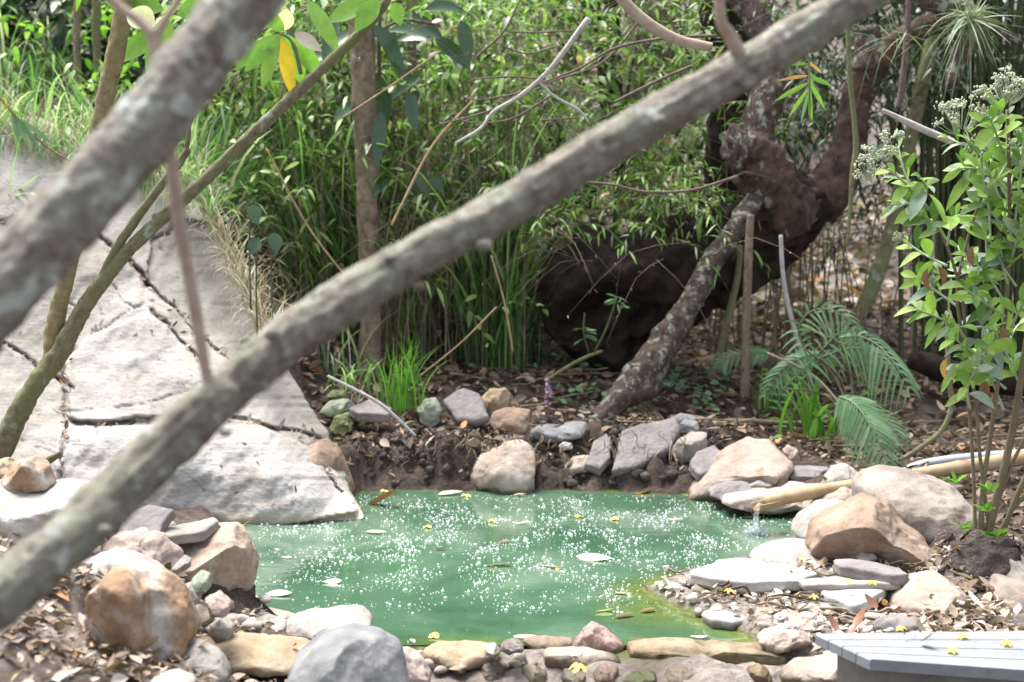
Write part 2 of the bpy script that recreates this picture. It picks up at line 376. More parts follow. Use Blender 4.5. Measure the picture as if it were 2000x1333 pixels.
# ---------------------------------------------------------------- ground and pool
POOL_PX = [(480,1192),(492,1130),(470,1060),(430,1020),(560,985),(690,966),(760,957),(900,960),(1040,957),(1200,962),(1340,968),(1410,985),(1480,1005),
           (1560,1010),(1655,1050),(1630,1085),(1480,1092),(1350,1122),(1240,1152),(1330,1195),(1440,1235),(1490,1262),(1300,1272),(1000,1268),(780,1262),(700,1238),(560,1215)]
POOL = [Z(x, y)[:2] for x, y in POOL_PX]
CP = []
def cp(px, py, D): CP.append(P(px, py, D))
for a in [(640,880,5.8),(700,862,5.85),(800,850,5.9),(900,842,5.9),(980,865,5.85),(1060,905,5.75),(1150,915,5.73),(1250,918,5.73),(1350,925,5.70),(1450,940,5.6),(1050,820,6.05),(1150,828,6.0),(1250,828,6.0),(1350,838,6.0),(1480,880,5.8),(1560,905,5.65),(1640,915,5.6),(1600,860,6.1),
          (700,755,6.6),(900,742,6.6),(1100,735,6.8),(1300,740,6.9),(1450,760,6.7),(1000,690,7.4),(1250,690,7.5),(1500,700,7.6),(1700,760,6.8),
          (1700,900,5.75),(1750,885,5.9),(1850,895,5.75),(1950,885,5.8),(1900,850,6.2),(2050,850,6.2),(1950,780,6.6),(1800,740,7.2),(2100,760,7.2),(1620,590,8.6),(1620,500,10),(1680,440,11.5),(1900,600,8.8),(2200,600,9),
          (1850,1000,4.9),(1960,980,4.9),(1900,1075,4.25),(2000,1050,4.4),(2100,1050,4.4),(1960,1180,4.0),(2050,1250,3.7),
          (1300,1150,4.25),(1400,1140,4.2),(1550,1110,4.3),(1650,1110,4.3),(1750,1115,4.25),(1600,1160,4.1),(1800,1150,4.1),(1500,1210,3.9),(1700,1215,3.85),(1900,1200,3.9),(1560,1250,3.7),(1700,1262,3.6),
          (600,1240,3.8),(800,1275,3.62),(1000,1285,3.6),(1200,1290,3.6),(1400,1290,3.6),(1550,1300,3.6),
          (470,1170,4.1),(430,1120,4.1),(380,1150,3.8),(420,1235,3.6),(300,1120,3.6),(330,1265,3.2),(200,1290,2.95),(60,1230,2.9),(120,1130,3.2),(20,1080,3.3),(-120,1100,3.2),(500,1345,3.3),(560,1320,3.4),(40,1320,2.7),(300,1040,3.9),(100,1000,3.9)]: cp(*a)
for x, y, z in [(0.2,3.3,-.16),(-.3,3.2,-.1),(.7,3.3,-.12),(1.2,3.2,-.1),(0,2.7,-.2),(1,2.5,-.2),(-.5,2.6,0),(-1,2.3,.15),(2,3.2,.0),(-2,2,.3),(0,0,-.3),(3,0,-.2),(-3,0,.3),(0,-20,-.3),
                (-1.0,4.9,.05),(-1.3,4.7,.12),(-1.2,5.2,.05),(-1.8,5.0,.15),(-1.7,5.6,.2),(-1.2,5.7,.15),(-.9,5.7,.1),(-.75,6.0,.2),(-1.0,6.2,.2),(-1.6,6.2,.5),(-2.4,6.0,.8),(-1.25,6.6,.55),(-1.9,6.75,1.25),(-2.3,7.0,1.4),(-3.2,7.0,1.5),(-1.5,7.2,1.0),(-.95,6.8,.45),(-.9,7.6,.62),(-1.6,8.5,1.35),(-3,8.5,1.75),(-2.6,10,2.1),(-4,10,2.3),
                (-3.5,5,.8),(-5,7,1.7),(-6,4,1.3),(-2.6,4,.5),(-1.9,4.2,.3),(-1.5,4.3,.2),
                (0,8.5,.62),(0,10,1.2),(1,9.5,.85),(-1,9.5,1.2),(0,12,2.4),(2,12,1.9),(3.5,11,1.3),(4,9,.7),(5,6,.4),(4,4,.3),(3,14,3.2),(0,15,3.9),(-4,14,4),(-8,10,3),(7,12,2.2),(9,8,1.),(9,3,.4),
                (0,22,7),(-12,20,7),(14,20,6),(0,45,14),(30,45,12),(-30,45,14),(30,10,3),(-30,10,5),(30,-20,0),(-30,-20,1),(0,100,22)]: CP.append((x, y, z))
CPa = np.array(CP)
def H0(x, y):
    x = np.asarray(x, float); y = np.asarray(y, float); num = np.zeros(x.shape); den = np.zeros(x.shape)
    for cx, cy, cz in CPa:
        r2 = (x - cx) ** 2 + (y - cy) ** 2 + 1e-4
        w = r2 ** -1.75; num += w * cz; den += w
    return num / den
def H(x, y):
    x = np.asarray(x, float); y = np.asarray(y, float)
    h = H0(x, y); d = poly_dist(x, y, POOL, True); ins = inside(x, y, POOL)
    bw = 0.06 + np.where(y > 5.3, .10 + .05 * np.sin(x * 9 + 1) * np.cos(x * 23), 0); o = np.clip(d / bw, 0, 1); o = o * o * (3 - 2 * o)
    ob = np.where(y > 3.72, np.maximum(h, 0.03), h)
    return np.where(ins, -0.28 * np.clip(d / 0.35, 0, 1) ** .7 - .004, ob * o + (1 - o) * 0.003)
def axis(lo, a, b, hi, s):
    mid = np.arange(a, b + 1e-6, s); L = []; v = a; st = s
    while v > lo: st *= 1.22; v -= st; L.append(v)
    U = []; v = mid[-1]; st = s
    while v < hi: st *= 1.22; v += st; U.append(v)
    return np.concatenate([L[::-1], mid, U])
gx = axis(-70, -1.9, 2.3, 70, 0.022); gy = axis(-25, 2.9, 7.0, 110, 0.022)
GX, GY = np.meshgrid(gx, gy)
GZ = H(GX, GY)
near = (np.abs(GX) < 6) & (GY > 0) & (GY < 14)
nz = np.zeros(GX.shape)
xs, ys = GX[near], GY[near]
nz[near] = 0.022 * vnoise(xs, ys, 0.0, 7, 3) + 0.014 * vnoise(xs, ys, 0.0, 19, 9) + 0.008 * vnoise(xs, ys, 0, 45, 5)
pd = poly_dist(GX, GY, POOL, True); ins = inside(GX, GY, POOL)
amp = np.where(ins, 0.0, np.clip(pd / 0.08, 0.1, 1))
bk = np.exp(-((pd - .10) / .15) ** 2) * (GY > 5.3) * ~ins
sel = bk > .02; cl = np.zeros(GX.shape); cl[sel] = .07 * vnoise(GX[sel], GY[sel], 0, 16, 2) + .035 * np.abs(vnoise(GX[sel], GY[sel], 0, 34, 7))
GZ = GZ + nz * amp + cl * bk * np.clip(pd / .03, 0, 1)
ny, nx = GX.shape
GV = np.stack([GX, GY, GZ], -1).reshape(-1, 3)
ii = (np.arange(ny - 1)[:, None] * nx + np.arange(nx - 1)[None, :])
GF = np.stack([ii, ii + 1, ii + nx + 1, ii + nx], -1).reshape(-1, 4)
def ground_mat():
    m, nt, b, oc = base_mat('forest_soil', 0.95)
    a = ramp(nt, noise_n(nt, oc, 6, 8, .7, .5), [(.3, (.055, .04, .034)), (.5, (.105, .078, .064)), (.7, (.18, .14, .115))])
    f = ramp(nt, noise_n(nt, oc, 55, 6, .75), [(.36, (.5, .48, .46)), (.55, (1, 1, 1)), (.7, (1.7, 1.6, 1.5))])
    a = mixc(nt, .8, a, f, 'MULTIPLY')
    at = nt.nodes.new('ShaderNodeAttribute'); at.attribute_name = 'dry'
    pale = ramp(nt, noise_n(nt, oc, 30, 8, .75), [(.3, (.17, .14, .12)), (.48, (.36, .31, .28)), (.65, (.52, .47, .43))])
    a = mixc(nt, at.outputs['Fac'], a, pale)
    al = nt.nodes.new('ShaderNodeAttribute'); al.attribute_name = 'algae'
    a = mixc(nt, al.outputs['Fac'], a, (.14, .17, .04))
    nt.links.new(a, b.inputs['Base Color']); bump(nt, b, noise_n(nt, oc, 38, 9, .75), 1.0, .03); return m
ground = mesh_obj('ground', GV, GF, ground_mat(), origin=(0, 0, 0)); ground['kind'] = 'structure'
dryc = [(.55, 4.15, .35), (.9, 4.1, .35), (1.2, 4.0, .45), (.8, 3.85, .35), (.7, 4.2, .4), (0.1, 3.5, .3), (.6, 3.5, .3), (-.3, 3.5, .22), (-1.0, 3.0, .3), (-1.4, 3.2, .4)]
dry = np.zeros(GX.shape)
for cx, cy, r in dryc: dry = np.maximum(dry, np.clip(1.5 * (1 - np.hypot(GX - cx, GY - cy) / r), 0, 1) * 0.9)
dry -= .0
dry = np.maximum(dry, np.clip((GY - 7.8) / .8, 0, 1) * .8 * (GX > .8)); 
at = ground.data.attributes.new('dry', 'FLOAT', 'POINT'); at.data.foreach_set('value', dry.astype(np.float32).ravel())
alg = np.clip(1 - pd / 0.10, 0, 1) * (GZ < 0.012) * (GY < 4.6)
at = ground.data.attributes.new('algae', 'FLOAT', 'POINT'); at.data.foreach_set('value', alg.astype(np.float32).ravel())

# water: a slab grid over the pool, edges tucked under the banks; milky green, greener brown where shallow
WX, WY = np.meshgrid(np.arange(-1.5, 1.6, .03), np.arange(3.72, 5.95, .03))
wd = poly_dist(WX, WY, POOL, True); wi = inside(WX, WY, POOL)
keep = wi | (wd < 0.10)
idx = -np.ones(WX.shape, int); idx[keep] = np.arange(keep.sum())
WV = np.stack([WX[keep], WY[keep], np.zeros(keep.sum())], -1)
q = np.stack([idx[:-1, :-1], idx[:-1, 1:], idx[1:, 1:], idx[1:, :-1]], -1).reshape(-1, 4); q = q[(q >= 0).all(1)]
def water_mat():
    m, nt, b, oc = base_mat('milky_green_water', 0.06)
    b.inputs['Specular IOR Level'].default_value = 0.5; b.inputs['IOR'].default_value = 1.9
    a = ramp(nt, noise_n(nt, oc, 1.8, 5, .6, .6), [(.32, (.028, .075, .040)), (.5, (.055, .115, .070)), (.68, (.115, .175, .125))])
    at = nt.nodes.new('ShaderNodeAttribute'); at.attribute_name = 'shallow'
    sh = ramp(nt, noise_n(nt, oc, 14, 6, .7, .5), [(.35, (.05, .085, .02)), (.7, (.15, .18, .045))])
    a = mixc(nt, at.outputs['Fac'], a, sh)
    nt.links.new(a, b.inputs['Base Color'])
    mp = nt.nodes.new('ShaderNodeMapping'); mp.inputs['Scale'].default_value = (.55, 1.4, 1); nt.links.new(oc, mp.inputs[0])
    n1 = noise_n(nt, mp.outputs[0], 9, 3, .5, .3); n2 = noise_n(nt, mp.outputs[0], 38, 3, .5, .2)
    s = nt.nodes.new('ShaderNodeMath'); s.operation = 'MULTIPLY_ADD'; nt.links.new(n2, s.inputs[0]); s.inputs[1].default_value = .25; nt.links.new(n1, s.inputs[2])
    bump(nt, b, s.outputs[0], .10, .010); return m
water = mesh_obj('pool_water', WV, q, water_mat(), origin=(0, 4.8, 0)); water['kind'] = 'structure'
wdv = wd[keep]; wy = WV[:, 1]; wx = WV[:, 0]
shal = np.clip(1 - wdv / .13, 0, 1) * np.clip((4.55 - wy) / .2, 0, 1) * np.clip((wx + .35) / .2, 0, 1)
shal = np.maximum(shal, np.clip(1 - np.hypot((wx - .42), (wy - 4.05) * .9) / .24, 0, 1) * .9)
at = water.data.attributes.new('shallow', 'FLOAT', 'POINT'); at.data.foreach_set('value', np.where(wi[keep], shal, 1).clip(0, 1).astype(np.float32))

# ---------------------------------------------------------------- the big pale cracked rock
RIGHT = [(225,60),(255,150),(275,230),(320,320),(370,380),(430,425),(480,438),(540,470),(600,500),(660,528),(720,562),(780,598),(840,636),(880,655),(920,672),(955,682),(975,694),(1000,708),(1012,712),(1022,690),(1035,640),(1045,560),(1070,500),(1120,440)]
ry = np.array([a[0] for a in RIGHT], float); rx = np.array([a[1] for a in RIGHT], float)
nv = 260; nu = 250
pyv = np.linspace(228, 1110, nv); u = np.linspace(0, 1, nu)
PY = np.repeat(pyv[:, None], nu, 1); xr = (np.interp(pyv, ry, rx) + np.array([(5 * mnoise.noise(Vector((q_ * .035, 3, 1))) + 4 * mnoise.noise(Vector((q_ * .12, 7, 1)))) * min(1, max(0, (1000 - q_) / 60)) for q_ in pyv]))[:, None]
PX = -230 + (xr + 230) * u[None, :] + 0 * PY
e = xr - PX
tq = np.clip((1010 - PY) / 710, 0, 1.2); D = 5.12 + 1.45 * tq ** 1.3
D += 0.42 * np.exp(-e / 60.0) * np.clip((1015 - PY) / 120, 0, 1) - 0.10 * np.clip((500 - PX) / 500, -.3, 1.3)
D += 0.10 * np.sin((PY - 300) / 250.0) * np.clip((600 - PX) / 500, 0, 1)
D -= 0.06 * np.exp(-((PY - 900) / 70.0) ** 2) * np.clip((PX - 60) / 300, 0, 1)          # the swollen foot of the rock
D += 0.02 * np.clip((PY - 1015) / 80, 0, 1)
CR = [([(0,668),(40,690),(75,718),(142,758)], 4, .05), ([(150,655),(128,700),(126,765),(124,880),(116,960),(112,1000)], 2.5, .03),
      ([(138,822),(200,832),(225,826),(265,820),(300,818),(352,824),(400,815)], 5, .05), ([(296,608),(330,635),(350,665),(395,705)], 4.5, .05),
      ([(285,555),(345,605),(378,645),(420,680),(470,716)], 4, .05), ([(186,456),(215,480),(250,510),(276,535),(285,560)], 7, .08),
      ([(120,805),(220,797),(300,785),(360,765),(410,748)], 2.5, .012), ([(178,656),(210,638),(262,600),(300,585)], 2.5, .015), ([(0,430),(20,448),(50,485)], 4, .04),
      ([(505,826),(540,838),(585,842),(612,852),(655,882),(690,905)], 5.5, .06), ([(455,815),(480,822),(508,828)], 3, .04), ([(600,850),(632,878),(636,920),(668,965)], 3.5, .05),
      ([(222,560),(240,590),(262,600)], 2.5, .02), ([(300,470),(330,455),(345,430),(360,410)], 4, .04), ([(130,590),(150,600),(160,625)], 2.5, .02), ([(195,600),(200,625),(182,650)], 2, .02),
      ([(395,585),(440,582),(478,588)], 2, .01), ([(420,745),(470,720),(540,690)], 2.5, .02), ([(20,850),(60,872),(100,885)], 2, .01), ([(372,935),(400,960)], 2, .015), ([(470,900),(560,880),(640,888)], 2, .006)]
crk = np.zeros(PX.shape)
wob = 5 * vnoise(PX, PY, 0, .03, 4) + 3 * vnoise(PX, PY, 0, .09, 8)
wob2 = .5 + vnoise(PX, PY, 0, .012, 21)
for path, w, dep in CR:
    d = poly_dist(PX + wob, PY + wob[::-1], path)
    wv = w * (.42 + .5 * np.clip(wob2, 0, 1)); g = np.exp(-(d / wv) ** 2); D += dep * .75 * g; crk = np.maximum(crk, g * min(1, dep / .06))
D += -0.035 * inside(PX + wob, PY, [(126,700),(180,656),(296,608),(400,720),(420,745),(352,824),(138,822)]) + 0.03 * inside(PX + wob, PY, [(285,555),(470,716),(560,720),(440,440),(300,420)])
D += -0.04 * inside(PX + wob, PY, [(112,835),(352,830),(505,832),(640,890),(700,1000),(430,1050),(100,1050)])
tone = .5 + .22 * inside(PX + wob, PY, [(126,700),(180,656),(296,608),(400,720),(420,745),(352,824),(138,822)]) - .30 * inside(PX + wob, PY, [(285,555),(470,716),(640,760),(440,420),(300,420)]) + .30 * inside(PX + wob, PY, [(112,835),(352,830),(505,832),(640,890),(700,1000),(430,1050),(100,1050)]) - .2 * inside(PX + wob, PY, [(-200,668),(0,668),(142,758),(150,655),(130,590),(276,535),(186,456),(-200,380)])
D += 0.05 * vnoise(PX, PY, 0, .006, 2) + .02 * vnoise(PX, PY, 0, .018, 6) + .007 * vnoise(PX, PY + .4 * PX, 0, .05, 6) + .003 * vnoise(PX, PY, 0, .16, 1)
dxr = (PX - 1000) / F; bb = (666.5 - PY) / F; s_ = D / (CT + bb * ST)
RV = np.stack([dxr * s_, D, CZ + (-ST + bb * CT) * s_], -1)
RB = RV.copy()
def border(A): return np.concatenate([A[0, :], A[1:, -1], A[-1, -2::-1], A[-2:0:-1, 0]])
Vr = RV.reshape(-1, 3); nR = len(Vr)
idg = np.arange(nR).reshape(nv, nu)
Fr = [tuple(f) for f in np.stack([idg[:-1, :-1], idg[1:, :-1], idg[1:, 1:], idg[:-1, 1:]], -1).reshape(-1, 4)]
bi = border(idg); nb = len(bi); rings = [bi]; Vs = [Vr]; cnt = nR
cen = np.array([-1.9, 6.4, .2])
for k, fr in enumerate((.08, .2, .4, .7)):
    A = Vr[bi]; B = A + (cen - A) * fr * .55 + np.array([0, .9, -.25]) * fr
    Vs.append(B); rings.append(np.arange(cnt, cnt + nb)); cnt += nb
for a, b_ in zip(rings[:-1], rings[1:]):
    for i in range(nb): Fr.append((a[i], a[(i + 1) % nb], b_[(i + 1) % nb], b_[i]))
Fr.append(tuple(rings[-1][::-1]))
def bigrock_mat():
    m, nt, b, oc = base_mat('pale_sandstone', .9)
    a = ramp(nt, noise_n(nt, oc, 2.2, 8, .62, .8), [(.3, (.26, .24, .215)), (.5, (.325, .31, .29)), (.68, (.39, .38, .37))])
    mp = nt.nodes.new('ShaderNodeMapping'); mp.inputs['Rotation'].default_value = (0, R(35), 0); mp.inputs['Scale'].default_value = (1.2, 2, 6); nt.links.new(oc, mp.inputs[0])
    st = ramp(nt, noise_n(nt, mp.outputs[0], 4, 8, .7, .6), [(.32, (.78, .70, .60)), (.5, (1, 1, 1)), (.75, (1.08, 1.08, 1.1))])
    a = mixc(nt, .6, a, st, 'MULTIPLY')
    a = mixc(nt, .75, a, ramp(nt, noise_n(nt, oc, 70, 6, .85), [(.34, (.55, .52, .48)), (.5, (1, 1, 1))]), 'MULTIPLY')
    a = mixc(nt, maprange(nt, noise_n(nt, oc, 1.3, 6, .6, 1.5), .6, .74), a, (.30, .29, .29))
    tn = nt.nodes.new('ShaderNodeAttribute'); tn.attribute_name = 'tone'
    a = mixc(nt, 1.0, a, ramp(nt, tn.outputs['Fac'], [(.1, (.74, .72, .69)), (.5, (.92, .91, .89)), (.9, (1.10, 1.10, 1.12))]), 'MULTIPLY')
    a = mixc(nt, maprange(nt, noise_n(nt, oc, 3.5, 9, .72, 1.2), .56, .72, 0, .5), a, (.27, .215, .15))
    a = mixc(nt, maprange(nt, noise_n(nt, oc, 9, 9, .75, .4), .60, .70, 0, .5), a, (.20, .195, .18))
    at = nt.nodes.new('ShaderNodeAttribute'); at.attribute_name = 'crack'
    a = mixc(nt, at.outputs['Fac'], a, (.09, .06, .045))
    wl_ = nt.nodes.new('ShaderNodeAttribute'); wl_.attribute_name = 'rim'
    a = mixc(nt, wl_.outputs['Fac'], a, (.46, .40, .30))
    nt.links.new(a, b.inputs['Base Color'])
    s = nt.nodes.new('ShaderNodeMath'); s.operation = 'ADD'; nt.links.new(noise_n(nt, oc, 14, 10, .75, .3), s.inputs[0]); nt.links.new(noise_n(nt, mp.outputs[0], 16, 6, .7), s.inputs[1])
    bump(nt, b, s.outputs[0], .38, .02); return m
VR = np.vstack(Vs)
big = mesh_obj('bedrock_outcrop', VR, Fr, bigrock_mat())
props(big, 'huge pale grey sandstone slab seamed with dark cracks, sloping into the left of the pool', 'rock')
def D_at(px, py):
    i = int(np.clip(np.searchsorted(pyv, py), 0, nv - 1)); j = int(np.clip(np.searchsorted(PX[i], px), 0, nu - 1)); return D[i, j]
at = big.data.attributes.new('crack', 'FLOAT', 'POINT'); c_ = np.zeros(len(VR)); c_[:nR] = np.clip(crk, 0, 1).ravel() ** 2 * .75; at.data.foreach_set('value', c_.astype(np.float32))
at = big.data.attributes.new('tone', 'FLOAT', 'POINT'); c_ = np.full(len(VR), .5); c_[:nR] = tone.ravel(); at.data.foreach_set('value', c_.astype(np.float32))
at = big.data.attributes.new('rim', 'FLOAT', 'POINT'); c_ = np.clip(1 - np.abs(VR[:, 2] - .015) / .035, 0, 1) * .8; at.data.foreach_set('value', c_.astype(np.float32))

# ---------------------------------------------------------------- loose stones
ICO = {}
def ico(sub):
    if sub not in ICO:
        bm = bmesh.new(); bmesh.ops.create_icosphere(bm, subdivisions=sub, radius=1)
        ICO[sub] = (np.array([v.co[:] for v in bm.verts]), [tuple(v.index for v in f.verts) for f in bm.faces]); bm.free()
    return ICO[sub]
def rock_geo(poly, D, T, seed=0, sq=.62, rough=.05, cuts=7, cutd=(.62, .9), sub=5, planes=()):
    V, Fc = ico(sub); rs = random.Random(seed)
    poly = [(float(a), float(b)) for a, b in poly]
    xs = [p[0] for p in poly]; ys = [p[1] for p in poly]
    cx, cy = (min(xs) + max(xs)) / 2, (min(ys) + max(ys)) / 2
    th = np.arctan2(V[:, 2], V[:, 0])
    tt = np.linspace(-math.pi, math.pi, 241); Rt = []
    for a in tt:
        dx, dy = math.cos(a), -math.sin(a); best = 1
        for i in range(len(poly)):
            ax, ay = poly[i]; bx, by = poly[(i + 1) % len(poly)]
            ex, ey = bx - ax, by - ay; den = dx * ey - dy * ex
            if abs(den) < 1e-9: continue
            t = ((ax - cx) * ey - (ay - cy) * ex) / den; w = ((ax - cx) * dy - (ay - cy) * dx) / den
            if t > 0 and -1e-6 <= w <= 1 + 1e-6: best = max(best, t)
        Rt.append(best)
    Rt = np.array(Rt); ker = np.array([1, 2, 3, 2, 1.]) / 9; Rs = np.convolve(np.concatenate([Rt[-3:-1], Rt, Rt[1:3]]), ker, 'valid')
    Rr = np.interp(th, tt, Rs)
    m = np.hypot(V[:, 0], V[:, 2]); mm = m ** sq; yy = np.sign(V[:, 1]) * np.abs(V[:, 1]) ** sq
    a = np.cos(th) * mm; b = np.sin(th) * mm
    Q = np.stack([a, yy, b], -1)                        # unit-ish box body
    pl = list(planes)
    for _ in range(cuts):
        n = Vector((rs.uniform(-.7, .7), rs.uniform(-1, -.35), rs.uniform(-.3, .9))).normalized(); pl.append((n.x, n.y, n.z, rs.uniform(*cutd)))
    for nx_, ny_, nz_, d in pl:
        n = np.array([nx_, ny_, nz_]); n = n / np.linalg.norm(n); k = Q @ n - d
        k = .022 * np.log1p(np.exp(np.clip(k / .022, -30, 30))); Q = Q - k[:, None] * n * .95
    X = cx + Q[:, 0] * Rr; Y = cy - Q[:, 2] * Rr
    Dp = D + Q[:, 1] * T
    s0 = D
    W = np.array(P(0, 0, 1)) * 0
    dxr = (X - 1000) / F; b2 = (666.5 - Y) / F; s = D / (CT + b2 * ST)
    W = np.stack([dxr * s, Dp, CZ + (-ST + b2 * CT) * s], -1)
    size = (max(xs) - min(xs) + max(ys) - min(ys)) / 4 * D / F
    N = unit(Q)
    fr = 1.6 / size
    dn = np.array([mnoise.fractal(Vector((w[0] * fr + seed, w[1] * fr, w[2] * fr)), 1.0, 2.1, 5) for w in W])
    W = W + N * (dn * rough * size * 2)[:, None]
    return W, Fc
def rock(label, poly, D, T, mat, name='stone', cat='stone', group=None, **kw):
    V, Fc = rock_geo(poly, D, T, **kw)
    o = mesh_obj(name, V, Fc, M[mat]); return props(o, label, cat, group)
def slab(label, top, z, thick, mat, name='flat_stone', cat='flat stone', group=None, tilt=None, seed=0, rough=.006, D=None, inset=.012):
    """flat stone: outline of its top face as the photo shows it, laid at height z (tilt: extra z per px) and given its thickness"""
    pts = []
    n = len(top)
    for i in range(n):
        a, b = top[i], top[(i + 1) % n]; L = math.hypot(b[0] - a[0], b[1] - a[1]); k = max(2, int(L / 9))
        for j in range(k): pts.append((a[0] + (b[0] - a[0]) * j / k, a[1] + (b[1] - a[1]) * j / k))
    W = []
    for x, y in pts:
        if D is not None: W.append(P(x, y, D(x, y)))
        else:
            zz = z if not tilt else z + (x - tilt[0]) * tilt[1] + (y - tilt[2]) * tilt[3]
            W.append(Z(x, y, zz))
    W = np.array(W); c = W.mean(0); nrm = np.array([0, 0, 1.])
    uu, ss, vv = np.linalg.svd(W - c); nrm = vv[2] * (1 if vv[2][2] > 0 else -1)
    rr = np.linalg.norm(W - c, axis=1)[:, None]; out = (W - c) / (rr + 1e-9)
    jit = np.array([mnoise.noise(Vector((w[0] * 18 + seed, w[1] * 18, 0))) for w in W])[:, None] * .008
    W = W + out * jit
    rings = []; topg = Geo()
    fr = [.25, .5, .75, .93]
    V = [c + nrm * 0]
    for f in fr: V.extend(c + (W - c) * f)
    V.extend(W - nrm * min(inset * .5, thick * .2)); 
    for k in (.35, .7): V.extend(W - nrm * thick * k + out * (0.004 * math.sin(k * 9 + seed)))
    V.extend(W - nrm * thick); V.extend(c + (W - c) * .6 - nrm * thick * 1.1); V.append(c - nrm * thick * 1.1)
    V = np.array(V)
    fz = np.array([mnoise.fractal(Vector((v[0] * 9 + seed, v[1] * 9, v[2] * 9)), 1, 2, 5) for v in V]) * rough
    V = V + nrm * fz[:, None] + (V - c) * fz[:, None] * 1.5
    k = len(W); Fc = [(0, 1 + (i + 1) % k, 1 + i) for i in range(k)]
    nr = (len(V) - 2) // k
    for r in range(nr - 1):
        for i in range(k):
            a = 1 + r * k; b = a + k; j = (i + 1) % k; Fc.append((a + i, a + j, b + j, b + i))
    a = 1 + (nr - 1) * k
    for i in range(k): Fc.append((a + i, a + (i + 1) % k, len(V) - 1))
    o = mesh_obj(name, V, Fc, M[mat], smooth=True)
    return props(o, label, cat, group)

# right bank boulders
rock('large smooth grey brown boulder, the highest on the right bank below the leafy shrub', [(1680,950),(1700,930),(1740,922),(1790,928),(1845,945),(1880,968),(1896,1005),(1892,1045),(1872,1078),(1845,1095),(1790,1095),(1720,1080),(1690,1040),(1678,990)], 4.72, .34, 'bouldergrey', 'boulder', 'boulder', seed=11, cuts=0, sq=.78, sub=6, rough=.05)
rock('peaked sandy brown boulder leaning in front of the larger grey one', [(1575,1068),(1590,1030),(1640,1000),(1695,972),(1740,985),(1790,1030),(1840,1110),(1835,1125),(1760,1122),(1640,1105),(1590,1085)], 4.42, .22, 'brown', 'boulder', 'boulder', seed=5, cuts=0, sq=.8, planes=((-.25,-.8,-.35,.60),(.5,-.6,.5,.66)), sub=6, rough=.045)
rock('flat striped grey stone at the waterline beside the peaked boulder', [(1545,1040),(1560,1020),(1600,990),(1650,986),(1700,1000),(1690,1040),(1640,1052),(1570,1048)], 4.78, .16, 'grey', seed=21, sq=.7)
rock('long rounded tan stone lying behind the bamboo spout end', [(1570,1000),(1590,975),(1640,952),(1700,950),(1730,975),(1700,1005),(1640,1015),(1590,1012)], 5.05, .16, 'tan', seed=22, sq=.7)
rock('low whitish boulder at the right edge of the water', [(1465,1092),(1500,1072),(1550,1064),(1610,1070),(1660,1088),(1690,1105),(1640,1130),(1540,1135),(1480,1120)], 4.42, .17, 'pale', seed=23, sq=.75, rough=.02)
rock('rounded sandy boulder on the litter beside the plank deck', [(1738,1195),(1748,1170),(1790,1135),(1840,1128),(1885,1160),(1908,1200),(1912,1225),(1870,1232),(1800,1225),(1750,1215)], 3.95, .16, 'tan', 'boulder', 'boulder', seed=24, sq=.68, rough=.04)
rock('small pale pebble under the peaked boulder', [(1672,1090),(1685,1078),(1705,1080),(1715,1092),(1700,1102),(1678,1100)], 4.3, .03, 'pale', seed=25, cuts=2, sub=4)
rock('small grey stone at the foot of the shrub bank', [(1838,1115),(1855,1102),(1880,1108),(1888,1130),(1870,1142),(1842,1135)], 4.2, .05, 'grey', seed=26, cuts=4, sub=4)
rock('pale rough rock at the right edge below the shrub', [(1925,1110),(1950,1080),(2000,1090),(2060,1120),(2060,1165),(2000,1165),(1945,1145)], 4.15, .18, 'pale', seed=27)
rock('tan rock at the right edge, lowest beside the deck', [(1945,1165),(1965,1140),(2020,1150),(2080,1180),(2080,1240),(1980,1228),(1948,1215)], 3.95, .18, 'tan', seed=28)
rock('big blurred pale rock far right behind the shrub stems', [(1965,1000),(1985,975),(2040,960),(2080,1000),(2080,1060),(2000,1050),(1972,1035)], 5.2, .15, 'tan', seed=29)
rock('dark crumbly clump of soil under the shrub roots', [(1830,1090),(1860,1050),(1890,1040),(1960,1045),(1975,1100),(1970,1180),(1940,1200),(1900,1150),(1860,1120)], 4.3, .2, 'mudclump', 'soil_clod', 'soil clod', seed=30, rough=.14, cuts=0)
# right spit
slab('bright flat white slab reaching over the water on the right', [(1348,1112),(1400,1090),(1450,1088),(1550,1105),(1600,1120),(1560,1134),(1470,1136),(1400,1130),(1350,1120)], .075, .035, 'white', seed=1)
slab('narrow dark grey slab lying under the peaked boulder', [(1626,1092),(1660,1090),(1760,1108),(1775,1122),(1740,1122),(1640,1106)], .12, .035, 'slate', seed=2)
slab('white triangular slab sunk in litter on the spit', [(1600,1148),(1680,1138),(1740,1142),(1700,1172),(1670,1180),(1620,1165)], .075, .03, 'white', seed=3)
slab('whitish flat stone sloping to the water at the spit edge', [(1370,1195),(1420,1180),(1480,1186),(1470,1205),(1430,1212),(1390,1208)], .03, .03, 'white', seed=4)
slab('long thin pale slab across the middle of the spit', [(1560,1130),(1640,1124),(1760,1134),(1760,1142),(1640,1142),(1570,1140)], .09, .02, 'pale', seed=41)
rock('low rust brown stone at the water in front of the spit', [(1435,1225),(1470,1205),(1530,1195),(1570,1205),(1585,1230),(1560,1245),(1490,1245),(1445,1240)], 3.86, .09, 'rust', seed=31, planes=((0,-.3,.95,.6),))
rock('rough whitish lump of stone beside the deck corner', [(1478,1252),(1500,1235),(1560,1236),(1590,1255),(1570,1272),(1500,1270)], 3.66, .06, 'pink', seed=32, rough=.09)
rock('small pale chip on the litter by the white slab', [(1560,1195),(1590,1178),(1625,1182),(1630,1200),(1590,1208)], 3.9, .04, 'pale', seed=33, sub=4)
rock('dark wedge of stone in the litter near the deck', [(1700,1225),(1730,1208),(1790,1212),(1800,1232),(1740,1240)], 3.75, .05, 'slate', seed=34, sub=4)
